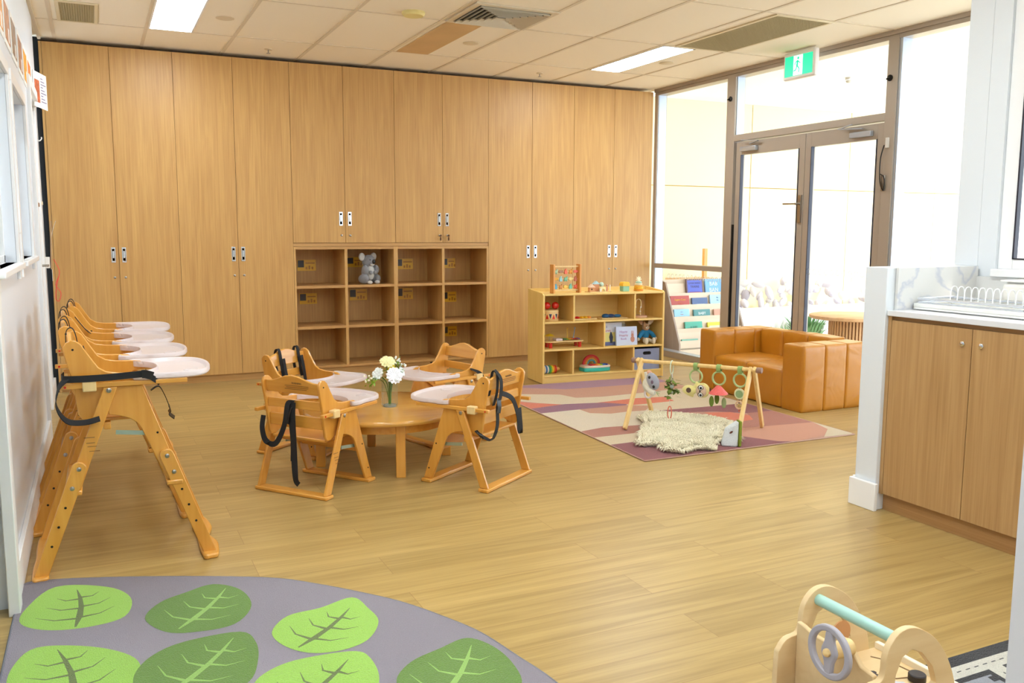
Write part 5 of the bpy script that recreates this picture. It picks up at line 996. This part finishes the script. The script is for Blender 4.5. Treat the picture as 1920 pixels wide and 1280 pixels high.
# cloth book wedge
t = thing('cloth_book','white fluffy cloth book with a green edge by the right gym leg','cloth book',(3.55,-3.49,.0065),math.radians(-12))
m = MB(); m.prism([(-.045,-.03),(.035,-.045),(.035,.03),(-.045,.02)],0,.10,'xy'); m.bm.free()
m = MB(); A = [m.bm.verts.new(p) for p in ((-.055,-.01,0),(.028,-.055,0),(.045,.035,0),(-.03,.05,0))]; B = [m.bm.verts.new(p) for p in ((-.03,.0,.10),(.045,-.03,.145),(.055,.03,.145),(-.01,.04,.10))]; m.skin([A,B])
bmesh.ops.subdivide_edges(m.bm, edges=m.bm.edges[:], cuts=3, use_grid_fill=True); m.build('cloth_cover', mat('fluffy_white',(232,236,236),.95,bump=.9,bscale=250,sheen=.4), t, .01)
m = MB(); A = [m.bm.verts.new(p) for p in ((.031,-.057,0),(.055,-.045,0),(.068,.03,0),(.048,.037,0))]; B = [m.bm.verts.new(p) for p in ((.047,-.032,.147),(.068,-.022,.142),(.075,.028,.142),(.057,.032,.147))]; m.skin([A,B]); m.build('green_edge', mat('green_plush',(138,150,34),.95,bump=.9,bscale=250), t, .006)
MB().sph((-.005,-.029,.085),(.012,.003,.006),10,6,Matrix.Rotation(-.5,3,'Y')).build('mark', mat('mark_brown',(110,60,40),.8), t)
# ------------------------------------------------------------------ koala soft toy in the pigeonholes
KF = mat('koala_fur',(150,150,156),.95,bump=1.0,bscale=220,sheen=.5,var=.15); KL = mat('koala_light_fur',(226,222,216),.95,bump=1.0,bscale=220,sheen=.5)
t = thing('koala_toy','grey and white koala soft toy sitting in the top row of the pigeonholes','plush toy',(2.455,.13,.7705),math.radians(28))
remesh(MB().sph((0,0,.10),(.062,.055,.085)).sph((0,-.008,.20),(.062,.055,.055)).sph((-.07,-.02,.045),(.036,.06,.042)).sph((.07,-.02,.045),(.036,.06,.042)).sph((-.062,-.035,.125),(.028,.034,.042)).sph((.062,-.035,.125),(.028,.034,.042)).sph((0,-.05,.19),(.03,.025,.03)).build('body', KF, t), .005)
MB().sph((0,-.028,.10),(.042,.036,.07)).sph((0,-.058,.172),(.024,.014,.014)).build('belly', KL, t)
for s in (-1,1): MB().sph((s*.07,0,.238),(.034,.016,.036),M=Matrix.Rotation(.3*s,3,'Y')).build('ear', KL, t); MB().sph((s*.045,-.07,.016),(.026,.022,.016)).build('foot', KL, t); MB().sph((s*.026,-.058,.212),.005,8,6).build('eye', BPLAST, t); MB().sph((s*.025,-.065,.1),(.02,.016,.018)).build('paw', KF, t)
MB().sph((0,-.076,.195),(.015,.012,.021)).build('nose', BPLAST, t)
# ------------------------------------------------------------------ wooden activity cart (bottom right)
t = thing('activity_cart','wooden toddler activity cart with a green handle rod and grey steering wheel, bottom right','toy cart',(1.76,-6.12,0))
def cartside(y0,y1):
    P = [(-.137,.05),(-.137,.27),(-.130,.305),(-.11,.325),(-.08,.33),(-.070,.345),(-.068,.375),(-.058,.402),(-.035,.424),(-.003,.430),(.035,.418),(.078,.388),(.115,.34),(.14,.285),(.152,.235),(.165,.215),(.19,.20),(.195,.17),(.19,.05)]
    H = [(-.042,.29),(-.038,.335),(-.022,.370),(.005,.382),(.035,.368),(.07,.33),(.085,.29),(.075,.282)]
    return MB().prism([(v.x,v.y) for v in smoothpath([(a,b,0) for a,b in P],3)],y0,y1,'xz',[H[::-1]])
for y in (.11,-.125): cartside(y,y+.015).build('side_panel', PLY, t, .003)
MB().cyl((-.022,-.11,.402),(-.022,.11,.402),.013,seg=24).build('handle_rod', mat('mint_paint',(168,210,196),.4), t)
MB().prism([(-.11,.21),(.11,.21),(.11,.362),(.09,.36),(.06,.352),(.02,.352),(.0,.375),(-.03,.382),(-.055,.36),(-.075,.34),(-.11,.335)],-.085,-.073,'yz').build('dashboard', PLY, t, .003)
m = MB(); c = (-.045,.371); R_ = .0575
def ell(r,n=40,a0=0): return [(c[0]+r*math.cos(2*PI*k/n+a0),c[1]+r*1.0*math.sin(2*PI*k/n+a0)) for k in range(n)]
m.prism(ell(R_),-.148,-.136,'yz',[ell(R_-.014)[::-1]]); m.prism(sm2([(-.045+a,.109+b) for a,b in [(-.008,.308),(.008,.308),(.012,.285),(.02,.262),(.012,.24),(.008,.215),(-.008,.215),(-.012,.24),(-.02,.262),(-.012,.285)]],3),-.1475,-.1365,'yz')
w_ = m.build('steering_wheel', mat('wheel_grey',(172,166,172),.45), t, .003)
MB().sph((-.150,-.045,.371),.009,14,10).build('hub_knob', PINE, w_); MB().cyl((-.136,-.045,.371),(-.086,-.045,.371),.018).build('hub_spacer', PINE, w_)
MB().box(-.06,.17,-.11,.11,.235,.247).build('activity_board', PLY, t); MB().box(.165,.178,-.11,.11,.235,.262).build('rear_rail', PLYEDGE, t, .002)
m = MB()
for P in ([(.0,.06),(.03,.02),(.06,.02),(.09,-.02),(.13,-.03)],[(.12,.08),(.14,.05),(.15,-.04),(.12,-.06)]): m.ribbon([(a,b,.2475) for a,b in P],(0,.7,0) if 0 else (.5,.6,0),.004,.0012)
m.build('maze_groove', mat('groove_brown',(130,96,56),.7), t)
MB().lathe([(.019,.249),(.019,.262),(.017,.264)],(.125,-.045,0)).build('maze_knob', mat('knob_black',(42,34,34),.5), t)
def gear(x,y,z,r,rgb):
    P = []
    for k in range(24): rr = r if k%4 in (0,1) else r*.78; P.append((x+rr*math.cos(2*PI*k/24),y+rr*math.sin(2*PI*k/24)))
    MB().prism(P,z,z+.005,'xy').build('gear', mat('gear_%d'%rgb[0],rgb,.5), t)
gear(.01,.045,.248,.028,(150,196,186)); gear(.03,.005,.254,.026,(60,46,46)); gear(.055,-.05,.248,.03,(196,194,204))
MB().lathe([(.028,-.138),(.028,-.126)],(.125,0,.235),axis='y').build('clock_knob', mat('warm_wood',(208,150,98),.5), t, .002); MB().lathe([(.028,.105),(.028,.109)],(.05,0,.31),axis='y').build('mirror_frame', mat('warm_wood',(208,150,98),.5), t)
MB().box(-.137,-.125,-.11,.11,.05,.20).box(-.125,-.075,-.11,.11,.05,.062).build('front_box', PLY, t, .003)
MB().box(-.30,-.138,.02,.032,.05,.235).box(-.30,-.138,-.10,-.088,.05,.235).box(-.30,-.288,-.088,.02,.05,.17).box(-.15,-.138,-.088,.02,.05,.245).build('seat_box', PLY, t, .003)
MB().box(-.075,.165,-.11,.11,.05,.062).build('floor_board', PLY, t)
for x in (-.11,.14):
    for y in (-.14,.128): MB().lathe([(.05,0),(.052,.003),(.052,.009),(.05,.012)],(x,y,.052),axis='y').build('wheel', mat('warm_wood',(208,150,98),.5), t)
# ------------------------------------------------------------------ things on the left wall
PW = mat('paper_white',(246,240,232),.7)
for i,(y,rgb) in enumerate(((-3.28,(226,150,40)),(-2.93,(190,124,60)),(-2.56,(150,112,70)),(-2.16,(170,110,60)),(-1.78,(240,156,10)),(-1.42,(226,120,40)))):
    t = thing('artwork_sheet', ['framed artwork sheet with orange block nearest the camera above the inner windows','artwork sheet with brown-orange picture, second from the camera above the inner windows','artwork sheet with tan-grey picture, third from the camera above the inner windows','artwork sheet with brown picture and white patch, fourth from the camera','artwork sheet with bright orange picture, fifth from the camera','artwork sheet with orange-red picture, sixth from the camera'][i], 'artwork', (-.0195,y,2.12+.0*i), group='artwork sheets in a row high on the left wall')
    MB().box(0,.003,-.15,.15,-.10,.11).build('sheet', PW, t); MB().box(.003,.0045,-.12,.12,-.075,.085).build('picture', mat('picture_%d'%i,rgb,.6,var=.3,bscale=30), t); MB().box(.0045,.005,.02,.07,-.07,-.01).build('white_patch', PW, t)
t = thing('poster', 'white printed poster with an orange-brown photo, last in the row beside the cupboards', 'poster', (-.018,-1.05,2.03), math.radians(-14))
MB().box(0,.003,0,.26,-.02,.20).build('sheet', PW, t); MB().box(.003,.0045,.02,.11,.01,.15).build('photo', mat('poster_photo',(190,96,56),.6,var=.4,bscale=40), t)
m = MB()
for k in range(9): m.box(.003,.0042,.14,.24-.03*(k%3),.02+.018*k,.026+.018*k)
m.build('print_lines', mat('print_grey',(120,110,140),.7), t)
t = thing('light_switch','cream switch plate on the wall end beside the cupboards','switch',(-.052,-.42,1.42)); MB().box(0,.008,-.04,.04,-.055,.055).build('plate', mat('switch_cream',(240,226,196),.4), t, .002); MB().box(.008,.02,-.012,.012,-.012,.012).build('rocker', mat('switch_cream',(240,226,196),.4), t, .002)
t = thing('wall_hook','small white hook on the wall above the switch plate','hook',(-.052,-.42,1.86)); MB().box(0,.006,-.015,.015,-.01,.05).tube(smoothpath([(.004,0,0),(.02,0,-.012),(.035,0,0),(.036,0,.015)],4),.004,8).build('hook_body', TRIMW, t)
t = thing('window_remote','narrow white holder on the frame between the two inner windows','holder',(-.019,-3.11,1.27)); MB().box(0,.018,-.025,.025,-.05,.06).build('holder_body', TRIMW, t, .006)
t = thing('door_bolt','small brown barrel latch on the white door edge','latch',(-.02,-1.2,1.39)); MB().box(-.024,.002,-.05,.05,-.012,.012).build('latch_body', mat('brass_brown',(150,110,84),.4,.4), t, .002)
tag(MB().ribbon(smoothpath([(-.012,-.12,.86),(-.01,-.12,1.05),(.0,-.12,1.2),(.03,-.12,1.30)],5),(0,1,0),.06,.001).build('rolled_paper', PW), 'curling white paper tucked in the gap between wall and cupboards','paper')
tag(MB().cyl((-.012,-.2,.95),(.0,-.2,1.30),.006).build('cardboard_tube', mat('cardboard',(186,150,110),.8)), 'thin brown cardboard tube tucked beside the curling paper','tube')
tag(MB().box(-.05,-.02,-.26,-.2,.96,1.04).build('tape_pocket', PW, bev=.003), 'small white pocket on the wall edge holding papers by the cupboards','holder')
tag(MB().tube(smoothpath([(.0,-.1,1.02),(.03,-.1,.95),(.03,-.1,.9),(.005,-.1,.83),(.035,-.1,.77),(.02,-.1,.71),(.0,-.1,.73),(.01,-.1,.82),(.03,-.1,.9)],6),.003,6).build('coral_cord', mat('coral_cord_mat',(240,90,70),.6)), 'coral orange cord hanging beside the left cupboard edge','cord')
